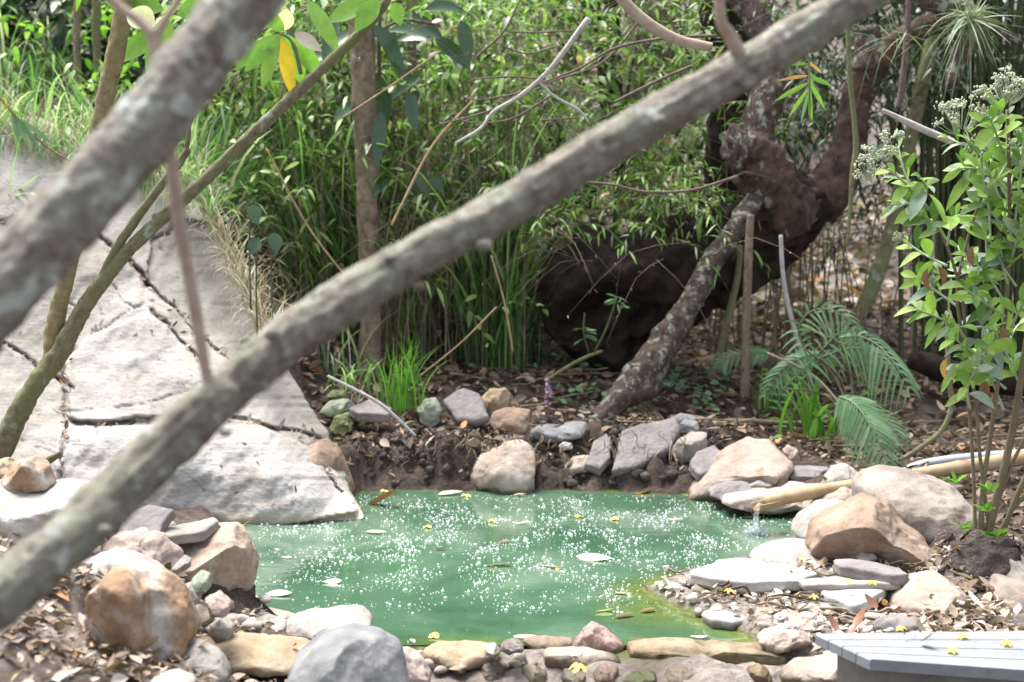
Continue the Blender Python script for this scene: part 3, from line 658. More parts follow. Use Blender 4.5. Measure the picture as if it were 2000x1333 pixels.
rock('flat brown stone in front of the deck support', [(1525,1325),(1560,1300),(1640,1290),(1670,1305),(1665,1335),(1600,1345),(1530,1342)], 3.45, .09, 'tan', seed=35, planes=((0,-.1,1,.5),))
# dam at the near edge
def dam(label, poly, D, T, mat, s, **kw): return rock(label, poly, D, T, mat, 'dam_stone', 'stone', None, seed=s, **kw)
dam('long squared stone block damming the pool, right of the red brown lump', [(1222,1262),(1300,1258),(1430,1262),(1530,1268),(1532,1300),(1480,1312),(1340,1308),(1235,1300)], 3.66, .07, 'ochre', 51, sq=.45, cuts=2, planes=((0,-.15,1,.7),(0,-1,0,.7)))
dam('reddish brown pointed lump on the dam stones', [(1115,1268),(1140,1235),(1158,1224),(1190,1240),(1218,1262),(1215,1285),(1160,1285),(1118,1280)], 3.68, .07, 'redbrown', 52, rough=.07)
dam('wedge shaped tan stone below the red brown lump', [(1060,1275),(1120,1272),(1180,1280),(1215,1292),(1200,1308),(1120,1310),(1065,1300)], 3.58, .06, 'tan', 53, sq=.5)
dam('low rust stone behind the wedge on the dam', [(1020,1252),(1060,1248),(1120,1252),(1130,1268),(1060,1272),(1022,1264)], 3.72, .05, 'rust', 54, sq=.5)
dam('flat brown slab overhanging the outflow, left of the dam', [(825,1275),(860,1266),(950,1268),(978,1275),(970,1295),(900,1302),(830,1296)], 3.55, .08, 'ochre', 55, sq=.45, planes=((0,-.15,1,.7),))
dam('rounded blue grey boulder at the bottom edge of the photo', [(560,1333),(575,1290),(620,1255),(680,1240),(740,1248),(780,1275),(790,1310),(800,1350),(760,1385),(600,1385)], 3.15, .16, 'blue', 56, sub=6, rough=.02, cuts=2)
dam('pale knobbly stone against the blue grey boulder', [(760,1290),(790,1272),(820,1290),(840,1320),(835,1350),(780,1350)], 3.25, .08, 'pink', 57, rough=.06)
dam('long whitish flat topped stone at the near left water edge', [(520,1245),(560,1215),(640,1200),(705,1197),(728,1215),(722,1232),(660,1248),(600,1262),(540,1262)], 3.72, .12, 'pale', 58, planes=((0,-.2,1,.55),))
dam('pale grey stone just left of the long whitish one', [(455,1245),(475,1222),(520,1212),(560,1222),(550,1255),(500,1262),(460,1258)], 3.7, .09, 'pale', 59)
dam('thin pale slab tip showing behind the whitish stones', [(478,1200),(500,1192),(560,1203),(600,1218),(560,1226),(500,1216)], 3.9, .06, 'pink', 60, sq=.5)
dam('thick tan slab bridging the dark gap at the bottom', [(398,1262),(440,1255),(540,1262),(620,1272),(600,1290),(540,1302),(470,1298),(410,1285)], 3.42, .11, 'ochre', 61, sq=.45, planes=((0,-.12,1,.55),))
dam('smooth grey stone under the orange boulder', [(310,1315),(335,1275),(375,1262),(415,1280),(445,1320),(440,1370),(330,1370)], 3.0, .1, 'grey', 62)
dam('flat cream stone edge at the bottom left', [(280,1340),(300,1325),(340,1322),(380,1335),(370,1360),(290,1360)], 2.8, .07, 'pale', 63, sub=4)
# left pile
rock('big round boulder, orange at the bottom and grey on top, left foreground', [(168,1210),(180,1150),(215,1115),(270,1105),(330,1135),(365,1180),(380,1230),(375,1265),(330,1288),(260,1290),(200,1270),(172,1240)], 3.05, .13, 'orange', 'boulder', 'boulder', seed=71, sub=6, cuts=0, sq=.72, planes=((-.55,-.8,-.15,.70),(.6,-.7,.1,.8)), rough=.04)
rock('pale flat top of a boulder behind the orange one', [(120,1140),(150,1105),(210,1085),(270,1100),(320,1130),(260,1150),(160,1150)], 3.3, .12, 'pale', 'boulder', 'boulder', seed=72)
rock('knobbly pink stone left of the brown boulder', [(200,1075),(220,1052),(265,1043),(310,1055),(340,1085),(345,1115),(320,1135),(250,1110),(210,1095)], 3.55, .12, 'pink', seed=73, rough=.09)
rock('rounded rust streaked brown boulder at the left edge of the water', [(322,1080),(350,1050),(410,1032),(455,1032),(482,1065),(497,1110),(492,1150),(470,1160),(400,1130),(350,1110)], 3.85, .17, 'rust', 'boulder', 'boulder', seed=74, sub=6, planes=((-.1,-.45,.9,.62),), cuts=2)
rock('dark wet soil lump at the left water edge', [(350,1120),(400,1115),(470,1140),(492,1165),(490,1205),(440,1215),(380,1180)], 3.85, .13, 'mudclump', 'soil_clod', 'soil clod', seed=75, rough=.13, cuts=0)
rock('large square cut pale block at the left edge of the photo', [(-60,960),(0,955),(90,952),(150,962),(172,975),(165,1030),(120,1048),(40,1060),(-60,1070)], 3.5, .2, 'pale', 'boulder', 'boulder', seed=76, sq=.45, planes=((0,-.2,1,.55),(0,-1,.1,.75)), cuts=2)
rock('small orange faced stone on top of the square block', [(0,940),(20,905),(62,895),(88,915),(102,950),(60,960),(5,960)], 3.6, .09, 'orange', seed=77)
rock('brown stone behind the orange faced one at the left edge', [(-40,950),(-30,905),(10,898),(28,925),(20,950)], 3.75, .08, 'ochre', seed=78)
def tslab(label, top, mat, dn, df, s, thick=.03):
    ys = [p[1] for p in top]; y0, y1 = min(ys), max(ys)
    return slab(label, top, 0, thick, mat, seed=s, D=lambda x, y: df + (dn - df) * (y - y0) / (y1 - y0))
tslab('dark notched slate tile leaning behind the pink stone', [(230,1040),(250,1000),(290,985),(340,992),(318,1020),(310,1045),(260,1048)], 'slate', 3.7, 3.85, 7)
tslab('pale roof slate lying on the brown boulder', [(310,1046),(320,1030),(420,1008),(428,1016),(400,1034),(330,1050)], 'grey', 3.72, 3.95, 8, .028)
for k, (poly, mt, lb) in enumerate([([(375,1130),(390,1118),(408,1125),(410,1150),(392,1158),(378,1150)], 'olive', 'small greenish pebble in front of the brown boulder'),
      ([(345,1150),(370,1140),(392,1165),(385,1185),(355,1180)], 'pale', 'pale chip between the orange boulder and soil lump'),
      ([(360,1195),(385,1180),(415,1195),(420,1235),(390,1240),(365,1225)], 'tan', 'square tan chunk right of the orange boulder'),
      ([(395,1225),(430,1205),(455,1225),(450,1250),(410,1252)], 'pale', 'angular pale chunk right of the tan one'),
      ([(340,1105),(355,1090),(370,1098),(368,1112),(350,1118)], 'grey', 'tiny grey pebble beside the knobbly pink stone'),
      ([(400,1170),(425,1160),(450,1180),(445,1200),(415,1202)], 'pink', 'pink chip on the soil lump')]):
    rock(lb, poly, 3.55 - .03 * k, .05, mt, 'pebble', 'pebble', seed=80 + k, sub=4, cuts=5)
# far bank
FB = [('tall tan wedge shaped stone standing in the water at the far bank', [(915,955),(918,925),(940,890),(985,868),(1030,866),(1046,885),(1045,930),(1040,960),(980,965)], 5.72, .16, 'tan', dict(sq=.5, cuts=3)),
      ('mossy green oval stone set upright in the far bank', [(815,800),(830,780),(850,778),(864,800),(860,825),(842,837),(822,825)], 6.0, .07, 'olive', {}),
      ('upper ochre stone on the far bank, behind the brown one', [(938,780),(955,762),(985,760),(1000,775),(995,800),(960,808),(942,798)], 6.15, .08, 'ochre', {}),
      ('oval brown stone next to the blue grey block on the far bank', [(955,825),(965,805),(1000,796),(1035,803),(1042,830),(1030,850),(990,852),(962,840)], 6.0, .09, 'brown', {}),
      ('long blue grey block lying flat on the far bank', [(1036,845),(1050,834),(1120,826),(1148,826),(1148,840),(1120,855),(1060,865),(1038,858)], 5.9, .08, 'blue', dict(sq=.5, planes=((0,-.15,1,.5),))),
      ('small round blue grey cobble above the squared grey stone', [(1326,830),(1340,820),(1362,824),(1366,845),(1345,854),(1328,846)], 5.95, .04, 'blue', dict(sub=4)),
      ('flat blue grey chip behind the big slate on the far bank', [(1310,818),(1330,808),(1355,812),(1365,822),(1340,830),(1315,828)], 6.05, .04, 'blue', dict(sub=4)),
      ('squared grey stone with a mossy lower face on the far bank', [(1308,885),(1322,862),(1355,842),(1382,848),(1380,885),(1350,900),(1320,902)], 5.8, .07, 'grey', dict(sq=.5, planes=((0,-.2,1,.55),(-.3,-1,-.2,.7)))),
      ('broad humped rock sloping into the water at the far right corner', [(1340,970),(1370,935),(1420,890),(1470,868),(1515,872),(1540,900),(1530,930),(1460,965),(1400,985)], 5.55, .25, 'tan', dict(sub=6, cuts=2, planes=((.1,-.5,.85,.7),))),
      ('low dark stone at the waterline under the humped rock', [(1380,965),(1420,942),(1470,938),(1500,950),(1500,968),(1430,975)], 5.35, .1, 'slate', dict(sq=.55)),
      ('long low pinkish stone beneath the bamboo spout', [(1398,975),(1430,966),(1520,955),(1600,950),(1680,942),(1690,960),(1600,985),(1500,998),(1430,990)], 5.25, .12, 'pink', dict(sq=.6)),
      ('flat grey stone between the humped rock and spout', [(1455,948),(1480,935),(1530,935),(1540,950),(1490,962),(1458,960)], 5.35, .08, 'grey', dict(sq=.55)),
      ('dark squared block on the bank behind the bamboo spout', [(1535,925),(1560,915),(1620,916),(1630,935),(1600,948),(1540,945)], 5.45, .08, 'slate', dict(sq=.45)),
      ('cream rounded stone resting against the bamboo pole', [(1602,945),(1625,915),(1655,908),(1678,925),(1690,945),(1640,955)], 5.3, .08, 'pale', {}),
      ('small pale pebble to the right of the humped rock', [(1528,880),(1540,870),(1560,882),(1562,900),(1540,905)], 5.7, .04, 'pink', dict(sub=4)),
      ('tan pebble above the humped rock', [(1435,870),(1450,862),(1470,865),(1472,876),(1448,880)], 5.85, .03, 'tan', dict(sub=4)),
      ('moss covered round stone at the edge of the big outcrop', [(645,835),(655,812),(680,808),(692,825),(688,850),(665,858)], 5.95, .07, 'moss', {}),
      ('mossy stone wedged above the round mossy one', [(625,805),(640,785),(680,782),(700,800),(690,815),(640,815)], 6.05, .07, 'olive', {}),
      ('small moss green stone, topmost by the big outcrop', [(636,775),(650,762),(675,765),(680,780),(655,786)], 6.2, .05, 'moss', dict(sub=4)),
      ('dark brown boulder foot under the right flank of the outcrop', [(600,870),(625,862),(660,890),(685,950),(692,978),(660,985),(620,960),(600,920)], 5.5, .2, 'brown', dict(cuts=2)),
      ('low tan stone half buried below the slate pieces', [(1095,910),(1120,895),(1165,893),(1200,905),(1170,920),(1110,922)], 5.75, .07, 'tan', {}),
      ('small cream stone below the blue grey block', [(1090,872),(1100,864),(1115,866),(1120,876),(1100,880)], 5.8, .025, 'pale', dict(sub=4)),
      ('pale curled stone chip at the far bank', [(1098,868),(1112,862),(1122,868),(1118,876),(1102,876)], 5.95, .02, 'pink', dict(sub=3)),
      ]
for k, (lb, poly, d, t, mt, kw) in enumerate(FB): rock(lb, poly, d, t, mt, seed=100 + k, **kw)
def bslab(label, top, mat, dn, df, s, thick=.04):
    dn -= .07; df -= .05
    ys = [p[1] for p in top]; y0, y1 = min(ys), max(ys)
    return slab(label, top, 0, thick, mat, seed=s, D=lambda x, y: df + (dn - df) * (y - y0) / (y1 - y0))
bslab('five sided purple slate propped beside the green oval stone', [(866,778),(905,758),(935,768),(955,812),(930,822),(893,818),(880,800)], 'slate', 5.95, 6.1, 11)
bslab('large slanted slate slab, biggest on the far bank', [(1215,840),(1260,825),(1318,812),(1330,835),(1310,872),(1240,912),(1196,918),(1205,880)], 'slate', 5.72, 5.98, 12, .045)
bslab('narrow grey slate left of the largest slab', [(1150,890),(1160,860),(1185,845),(1196,862),(1192,892),(1172,915),(1142,905)], 'slate', 5.72, 5.92, 13)
bslab('pinkish slate leaning against the humped rock', [(1345,905),(1360,880),(1395,868),(1418,885),(1400,920),(1365,928)], 'slate', 5.62, 5.82, 14)
bslab('thin flat slate under the mossy stones by the outcrop', [(680,795),(720,780),(765,795),(760,808),(700,808)], 'slate', 5.95, 6.1, 15)
bslab('beige flat slab beside the humped rock', [(1400,912),(1430,880),(1465,878),(1440,905),(1410,925)], 'tan', 5.6, 5.78, 16)
g = Geo(); rs = random.Random(41)
for _ in range(900):
    x = rs.uniform(650, 1400); y = rs.uniform(820, 958); D_ = 5.66 + (958 - y) / 120 * .32
    p = np.array(P(x, y, D_)); h = float(H(np.array([p[0]]), np.array([p[1]]))[0])
    if h < .01: continue
    V, Fc = ico(1); r_ = rs.uniform(.004, .02) * (1 if rs.random() < .8 else 1.5); V = V * (1 + np.array([rs.uniform(-.35, .35) for _k in range(len(V))]))[:, None]
    g.add(V * r_ + np.array([p[0], p[1], h + rs.uniform(0, .01)]), Fc)
o = g.build('soil_crumbs', M['mudclump']); o['kind'] = 'stuff'; props(o, 'crumbly dark soil on the far bank above the water', 'soil')
rs = random.Random(77)
for k, (x, y, w, h, mt, lb) in enumerate([(650,1325,60,22,'redbrown','small'),(700,1270,40,16,'pale','flat'),(870,1322,70,26,'brown','wide'),(960,1312,50,24,'drymud','round'),(1040,1322,64,24,'tan','blunt'),(1120,1326,52,20,'grey','little'),(1185,1318,46,22,'redbrown','knobbly'),
      (1250,1326,70,18,'moss','mossy'),(1330,1322,60,20,'tan','plain'),(1410,1328,66,20,'brown','squat'),(1480,1318,50,24,'ochre','yellowish'),(1000,1268,44,18,'drymud','crusty'),(960,1275,30,14,'pale','tiny'),(480,1318,60,26,'slate','shadowed'),(545,1322,46,20,'slate','lowest dark')]):
    pl_ = [(x - w / 2, y + 3), (x - w * .3, y - h * .45), (x + w * .1, y - h * .55), (x + w * .45, y - h * .25), (x + w * .5, y + h * .4), (x, y + h * .6), (x - w * .4, y + h * .5)]
    pl_ = [(a + rs.uniform(-4, 4), b + rs.uniform(-3, 3)) for a, b in pl_]
    nb = ['left of', 'right of'][k % 2]; rock('%s stone in the wet rubble at the dam foot, %s from the left' % (lb, ['a third', 'two fifths', 'half', 'three fifths', 'two thirds', 'three quarters'][min(5, max(0, int((x - 600) / 150)))]), pl_, 3.5, .05, mt, 'dam_stone', 'stone', seed=300 + k, sub=4, rough=.08, cuts=10, cutd=(.5, .8), sq=.5)
# scattered gravel and chips: nobody could count them
g = Geo(); rs = random.Random(4)
def grav(px0, px1, py0, py1, n, r0, r1):
    for _ in range(n):
        x, y = rs.uniform(px0, px1), rs.uniform(py0, py1); p = Z(x, y, .05)
        h = float(H(np.array([p[0]]), np.array([p[1]]))[0])
        if h < .005: continue
        V, Fc = ico(2); r = rs.uniform(r0, r1); rot = rs.uniform(0, 6.28)
        Q = V * np.array([r, r * rs.uniform(.5, .9), r * rs.uniform(.35, .8)])
        for _k in range(3):
            nn = unit(np.array([rs.gauss(0, 1), rs.gauss(0, 1), rs.gauss(0, 1)])); kk = Q @ nn - r * .55; Q = Q - np.maximum(kk, 0)[:, None] * nn
        c, s = math.cos(rot), math.sin(rot); Q = np.stack([Q[:, 0] * c - Q[:, 1] * s, Q[:, 0] * s + Q[:, 1] * c, Q[:, 2]], -1)
        g.add(Q + np.array([p[0], p[1], h + r * .3]), Fc)
grav(1280,1900,1110,1260,130,.006,.022); grav(740,1560,1262,1333,260,.006,.03); grav(340,520,1150,1290,70,.008,.028); grav(0,330,1100,1333,90,.006,.02); grav(650,1500,830,900,60,.006,.02)
grav(20,520,1120,1333,120,.012,.034); grav(1300,1800,1120,1262,110,.008,.03); grav(640,1600,1275,1333,140,.012,.032)
grav(1800,2000,1100,1250,60,.008,.025)
o = g.build('gravel', stone_mat('mixed_gravel', (.20, .16, .14), (.40, .35, .31), (.62, .58, .55), 3, speck=.3)); o['kind'] = 'stuff'; props(o, 'loose gravel and stone chips scattered round the pool edge', 'gravel')

# ---------------------------------------------------------------- plank deck corner at the lower right
DZ = .17
dk = empty('plank_deck', Z(1900, 1290, 0), 'grey composite plank deck corner at the lower right, strewn with petals', 'deck')
A = np.array(Z(1592, 1238, DZ)); B = np.array(Z(1700, 1288, DZ)); C_ = np.array(Z(1975, 1308, DZ)); Cx = C_ + (C_ - B) * 2.2; Dd = A + (np.array(Z(2000, 1232, DZ)) - A) * 3
nbd = 4
def quadbox(a, b, c, d, th, bev=.004):
    """closed board with softened top edge: corners a,b,c,d at the top"""
    V = []; cen_ = (a + b + c + d) / 4
    for p in (a, b, c, d): V.append(p + (cen_ - p) / np.linalg.norm(cen_ - p) * bev)
    for p in (a, b, c, d): V.append(p - np.array([0, 0, bev]))
    for p in (a, b, c, d): V.append(p - np.array([0, 0, th]))
    return V, [(0, 1, 2, 3), (0, 4, 5, 1), (1, 5, 6, 2), (2, 6, 7, 3), (3, 7, 4, 0), (4, 8, 9, 5), (5, 9, 10, 6), (6, 10, 11, 7), (7, 11, 8, 4), (8, 11, 10, 9)]
for k in range(nbd):
    t0, t1 = k / nbd + .008, (k + 1) / nbd - .008
    a = A + (B - A) * t0; b = A + (B - A) * t1; c = Dd + (Cx - Dd) * t1; d = Dd + (Cx - Dd) * t0
    g = Geo(); V, Fc = quadbox(a, b, c, d, .026); g.add(V, Fc); o = g.build('board', M['board'], dk, smooth=False)
off = np.array([0, 0, -.033])
g = Geo(); V, Fc = quadbox(A + off + np.array([.05, -.02, 0]), B + off + np.array([.06, .03, 0]), Cx + off + np.array([0, .04, 0]), Dd + off, .16); g.add(V, Fc); g.build('concrete_support', M['concrete'], dk, smooth=False)

# ---------------------------------------------------------------- bamboo spout, pipe and falling water
bs = empty('bamboo_spout', P(1600, 980, 5.1), 'dry split bamboo pole pouring water into the pool', 'bamboo spout')
g = Geo(); px_tube(g, [(1500,979,14,4.95),(1600,960,13.5,5.05),(1700,944,13.5,5.1),(1850,918,14,5.2),(2010,893,15,5.3),(2200,860,16,5.4)], 5, segs=16, n=60, node=(4, .10)); g.build('pole', M['bamboo_dry'], bs)
# open half-round lip at the spout end
a0 = np.array(P(1485, 983, 4.93)); a1 = np.array(P(1520, 975, 4.97)); ax_ = unit(a1 - a0); sd = unit(np.cross(ax_, [0, 0, 1.])); upv = np.cross(sd, ax_)
V = []; Fc = []
for i in range(7):
    for j in range(13):
        th = math.pi + math.pi * j / 12 + (0 if i > 0 else 0)
        for r_ in (.028, .023): V.append(a0 - ax_ * .02 + (a1 - a0) * i / 6 * 1.1 + (sd * math.cos(th) + upv * math.sin(th)) * r_)
for i in range(6):
    for j in range(12):
        a = (i * 13 + j) * 2; b = a + 2; c = a + 26; d = a + 28
        Fc += [(a, b, d, c), (a + 1, c + 1, d + 1, b + 1)]
for j in range(12): a = j * 2; Fc.append((a, a + 1, a + 3, a + 2))
for i in range(6):
    for a in ((i * 13) * 2, (i * 13 + 12) * 2): Fc.append((a, a + 26, a + 27, a + 1))
g = Geo(); g.add(V, Fc); g.build('spout_lip', M['bamboo_dry'], bs)
def clear_mat():
    m, nt, b, oc = base_mat('clear_water', .02); b.inputs['Base Color'].default_value = (.92, .97, 1, 1)
    b.inputs['Transmission Weight'].default_value = .85; b.inputs['IOR'].default_value = 1.33; return m
M['clear'] = clear_mat()
g = Geo(); t0 = np.array(P(1486, 990, 4.93)); z0 = np.array(Z(1492, 1040)); z0[1] = 4.93
g.tube([t0 + [0, 0, .008], t0 + [-.012, 0, -.01], (t0[0] - .016, t0[1], t0[2] * .5), (t0[0] - .018, t0[1], .0)], [.011, .010, .009, .014], segs=12, n=24, lump=.3, lscale=60)
st = g.build('water_trickle', M['clear']); props(st, 'clear thread of water falling from the bamboo spout', 'water trickle')
g = Geo(); rs = random.Random(8)
for _ in range(42):
    V, Fc = ico(2); a = rs.uniform(0, 6.28); r = rs.uniform(.01, .045); q_ = rs.uniform(.004, .010)
    g.add(V * q_ + np.array([t0[0] - .018 + math.cos(a) * r, t0[1] + math.sin(a) * r, abs(rs.gauss(0, .018)) + q_ * .3]), Fc)
sp = g.build('splash', M['clear']); props(sp, 'splash of droplets where the trickle meets the pool', 'splash', kind='stuff')
g = Geo(); px_tube(g, [(1745,935,10,5.5),(1790,912,10,5.5),(1850,900,10,5.5),(1930,892,10,5.5),(2010,887,10,5.5),(2200,880,10,5.5)], 5.5, segs=16, n=50)
o = g.build('grey_pipe', M['pipe']); props(o, 'grey plastic pipe curving behind the bamboo pole', 'pipe')

# ---------------------------------------------------------------- bubbles on the water
def bub_mat():
    m, nt, b, oc = base_mat('white_bubble', .12); b.inputs['Base Color'].default_value = (.92, .97, .95, 1); b.inputs['Specular IOR Level'].default_value = .9
    tr = nt.nodes.new('ShaderNodeBsdfTransparent'); mx = nt.nodes.new('ShaderNodeMixShader')
    lw = nt.nodes.new('ShaderNodeLayerWeight'); lw.inputs[0].default_value = .35
    nt.links.new(maprange(nt, lw.outputs['Facing'], 0, 1, .4, .95), mx.inputs[0]); nt.links.new(tr.outputs[0], mx.inputs[1]); nt.links.new(b.outputs[0], mx.inputs[2])
    nt.links.new(mx.outputs[0], nt.nodes['Material Output'].inputs[0]); return m
V0, F0 = ico(2); F0 = np.array(F0); V0 = V0.copy()
bv = []; bf = []; cnt = 0; rs = random.Random(12); tries = 0; nb_ = 0
INP = [Z(x, y)[:2] for x, y in POOL_PX]
while nb_ < 5200 and tries < 200000:
    tries += 1
    x = rs.uniform(480, 1660); y = rs.uniform(968, 1262)
    dens = math.exp(-((y - 1040) / 85) ** 2) + .22 * (y < 1200)
    nzv = mnoise.noise(Vector((x * .012, y * .04, 1))) + .5 * mnoise.noise(Vector((x * .04, y * .13, 5)))
    dens *= max(0.04, .38 + 1.35 * nzv); dens *= 1 if x > 620 else .7
    if x > 1400: dens *= .5
    if rs.random() > dens: continue
    p = Z(x, y)
    if not inside(np.array([p[0]]), np.array([p[1]]), INP)[0]: continue
    if y < 1040 and x < 700 and (y < 1035 - (x - 430) * .11): continue
    big_ = rs.random() < .12
    r = (rs.uniform(.0030, .0052) if big_ else rs.uniform(.0008, .0027))
    bv.append(V0 * r + np.array([p[0], p[1], r * .45])); bf.append(F0 + cnt); cnt += len(V0); nb_ += 1
o = mesh_obj('foam_bubbles', np.vstack(bv), np.vstack(bf), bub_mat()); o['kind'] = 'stuff'; props(o, 'countless tiny white bubbles floating on the green water', 'bubbles')
def Hz(x, y): return float(H(np.array([x]), np.array([y]))[0])
def Hn(x, y): return H(np.asarray(x), np.asarray(y))
def N3(n, s=1.0): return rng.normal(0, s, (n, 3))

# ---------------------------------------------------------------- floating leaves, petals, dead leaves
rs_l = random.Random(91)
def leaf_thing(name, px, py, z, L, Wd, ang, mat, label, cat='leaf', curl=.15, group=None, D=None, tilt=.1, n=1):
    p = np.array(P(px, py, D) if D else Z(px, py, z)); parts = []
    for k in range(n):
        a = ang + k * 6.283 / max(n, 1) * (1 if n > 1 else 0)
        d = np.array([math.cos(a), math.sin(a), tilt])
        parts.append(leaf_geo([p - d * L * .5 if n == 1 else p], [d], L, Wd, droop=-curl, k=9, fold=rs_l.uniform(-.5, .6), jit=.3, peak=rs_l.uniform(.35, .6)))
    V, Fc = cat_geo(parts); o = mesh_obj(name, V, Fc, M[mat]); return props(o, label, cat, group)
FLo = [(480,1024,.075,'dead_leaf','small curled brown leaf standing at the foot of the outcrop, left'),(633,1008,.06,'dead_leaf','red brown curled leaf at the waterline of the outcrop'),
       (745,985,.20,'dead_leaf','large rust brown curled leaf floating at the far left of the pool'),(700,1000,.12,'dead_leaf','orange leaf stuck at the tip of the outcrop'),
       (735,1040,.10,'pale_leaf','pale curled leaf floating below the rust brown one'),(545,1160,.10,'pale_leaf','long pale leaf floating near the near left bank'),
       (648,1136,.08,'pale_leaf','slim pale leaf floating left of the pool centre'),(560,1088,.05,'pale_leaf','small pale leaf floating beside the brown boulder'),
       (880,964,.13,'pale_leaf','long bleached leaf at the far waterline, left'),(1015,967,.07,'pale_leaf','white sliver of leaf before the tan wedge stone'),
       (1160,1090,.16,'pale_leaf','long pale leaf floating just right of the pool centre'),(970,1103,.12,'pale_leaf','pair of pale leaves floating at the pool centre'),(1075,1106,.12,'pale_leaf','thin pale leaf floating right of the centre pair'),
       (1320,1016,.07,'pale_leaf','pale star shaped leaf floating far right'),(1020,1022,.07,'pale_leaf','pale crumpled leaf floating before the tan wedge stone'),(1255,962,.10,'orange_leaf','pale orange leaf at the far waterline'),
       (1180,1192,.07,'cream','upturned cream leaf floating near the right shallows'),(1220,1202,.08,'dead_leaf','brown leaf floating beside the upturned cream one'),(1215,1158,.05,'pale_leaf','white leaf floating off the spit tip'),
       (1250,1250,.08,'pale_leaf','white leaf floating behind the squared dam block'),(1025,1243,.08,'pale_leaf','pale leaf floating behind the red brown lump'),(1365,1243,.06,'pale_leaf','small pale leaf in the near right shallows'),
       (1465,1010,.08,'pale_leaf','pale leaf floating by the splash'),(860,1072,.05,'dead_leaf','small brown leaf floating left of centre'),(1265,1192,.07,'dead_leaf','submerged dark leaf in the right shallows'),(985,1058,.06,'dead_leaf','dull brown leaf floating at mid pool')]
rs = random.Random(3)
for k, (x, y, L, m_, lb) in enumerate(FLo):
    big_ = L > .15 and m_ == 'dead_leaf'
    leaf_thing('floating_leaf', x, y, .006, L * .8, L * rs.uniform(.07, .15), rs.uniform(-.5, .5), m_, lb, 'leaf', curl=.3 if big_ or k < 2 else .04, tilt=.25 if big_ or k < 2 else .02)
PET = [(962,1017,'on the water left of centre','.'),(1130,1008,'upright on the water beyond centre','.'),(835,1028,'on the water farther left','.'),(1200,1012,'flat on the far water','.'),(910,967,'at the far waterline','.'),(750,958,'beside the far end of the outcrop','.'),(848,1240,'near the dam at the left','.'),
       (1090,1108,'thin and greenish beside the pale leaves','.')]
for x, y, w_, _ in PET: leaf_thing('fallen_blossom', x, y, 0.008, .020, .008, rs.uniform(0, 6), 'flower', 'small yellow blossom ' + w_, 'blossom', n=4 if x != 1090 else 1, curl=-.3)
for x, y, z, w_ in [(1425,1152,.07,'on the dry mud of the spit'),(1655,1132,.12,'on the litter below the dark narrow slab'),(1705,1136,.12,'right of its twin below the dark slab'),(1590,1163,.08,'in the litter beside the white triangle slab'),
                    (1130,1300,.03,'large, crumpled on the dam stones'),(1880,1240,.18,'on the deck boards, left one'),(1965,1254,.18,'on the deck boards, right one'),(1860,1268,.18,'flat at the near edge of the deck'),(470,1236,.1,'between the pale stones at the lower left'),(1760,1226,.12,'standing beside the dark wedge stone')]:
    n_ = 5; L = .016 if 'large' not in w_ else .026
    leaf_thing('fallen_blossom', x, y, z, L, L * .38, rs.uniform(0, 6), 'flower', 'yellow blossom ' + w_, 'blossom', n=n_, curl=-.6)
for x, y, z, L, w_ in [(1700,1180,.1,.07,'glossy brown leaf folded in the litter'),(1680,1215,.09,.09,'dark brown leaf lying before the litter heap'),(1625,1222,.09,.07,'rust coloured leaf near the rust stone'),(1755,1195,.1,.05,'brown curled leaf against the sandy boulder'),
                       (1810,1252,.185,.06,'brown pointed leaf on the deck boards'),(1665,1236,.14,.045,'small brown leaf on the deck corner'),(1765,1240,.185,.03,'tiny brown leaf at the back of the deck'),(1600,1105,.12,.05,'curled brown leaf on the low whitish boulder'),
                       (1545,1120,.1,.03,'small rust leaf by the white slab'),(1265,1153,.04,.04,'red brown leaf at the tip of the spit'),(575,1262,.1,.03,'dark leaf scrap by the bottom slab'),(460,1222,.1,.05,'orange brown leaf upright between pale stones')]:
    leaf_thing('dead_leaf', x, y, z, L * .6, L * .2, rs.uniform(0, 6), 'dead_leaf', w_, 'leaf', curl=.5, tilt=.35)
# leaf litter (uncountable)
def litter(zones, mat, name, lab):
    parts = []
    for (px0, px1, py0, py1, zz, n, L0, L1, lift) in zones:
        X = rng.uniform(px0, px1, n); Y = rng.uniform(py0, py1, n)
        pts = np.array([Z(a, b, zz) for a, b in zip(X, Y)]); h = Hn(pts[:, 0], pts[:, 1]); ok = h > .012; pts = pts[ok]; h = h[ok]
        pts[:, 2] = h + rng.uniform(.004, lift, len(h)); a = rng.uniform(0, 6.28, len(h))
        d = np.stack([np.cos(a), np.sin(a), rng.normal(0, .28, len(h))], -1); L = rng.uniform(L0, L1, len(h))
        parts.append(leaf_geo(pts, d, L, L * rng.uniform(.12, .34, len(h)), droop=rng.normal(0, .25, len(h)), k=5, fold=.4, jit=.5))
    V, Fc = cat_geo(parts); o = mesh_obj(name, V, Fc, M[mat]); o['kind'] = 'stuff'; props(o, lab, 'leaf litter')
def litter_xy(zones, mat, name, lab):
    parts = []
    for (x0, x1, y0, y1, n, L0, L1, lift) in zones:
        x = rng.uniform(x0, x1, n); y = rng.uniform(y0, y1, n); h = Hn(x, y); ok = h > .012; x, y, h = x[ok], y[ok], h[ok]
        pts = np.stack([x, y, h + rng.uniform(.004, lift, len(h))], -1); a = rng.uniform(0, 6.28, len(h))
        d = np.stack([np.cos(a), np.sin(a), rng.normal(0, .3, len(h))], -1); L = rng.uniform(L0, L1, len(h))
        parts.append(leaf_geo(pts, d, L, L * rng.uniform(.12, .34, len(h)), droop=rng.normal(0, .25, len(h)), k=5, fold=.4, jit=.5))
    V, Fc = cat_geo(parts); o = mesh_obj(name, V, Fc, M[mat]); o['kind'] = 'stuff'; props(o, lab, 'leaf litter')
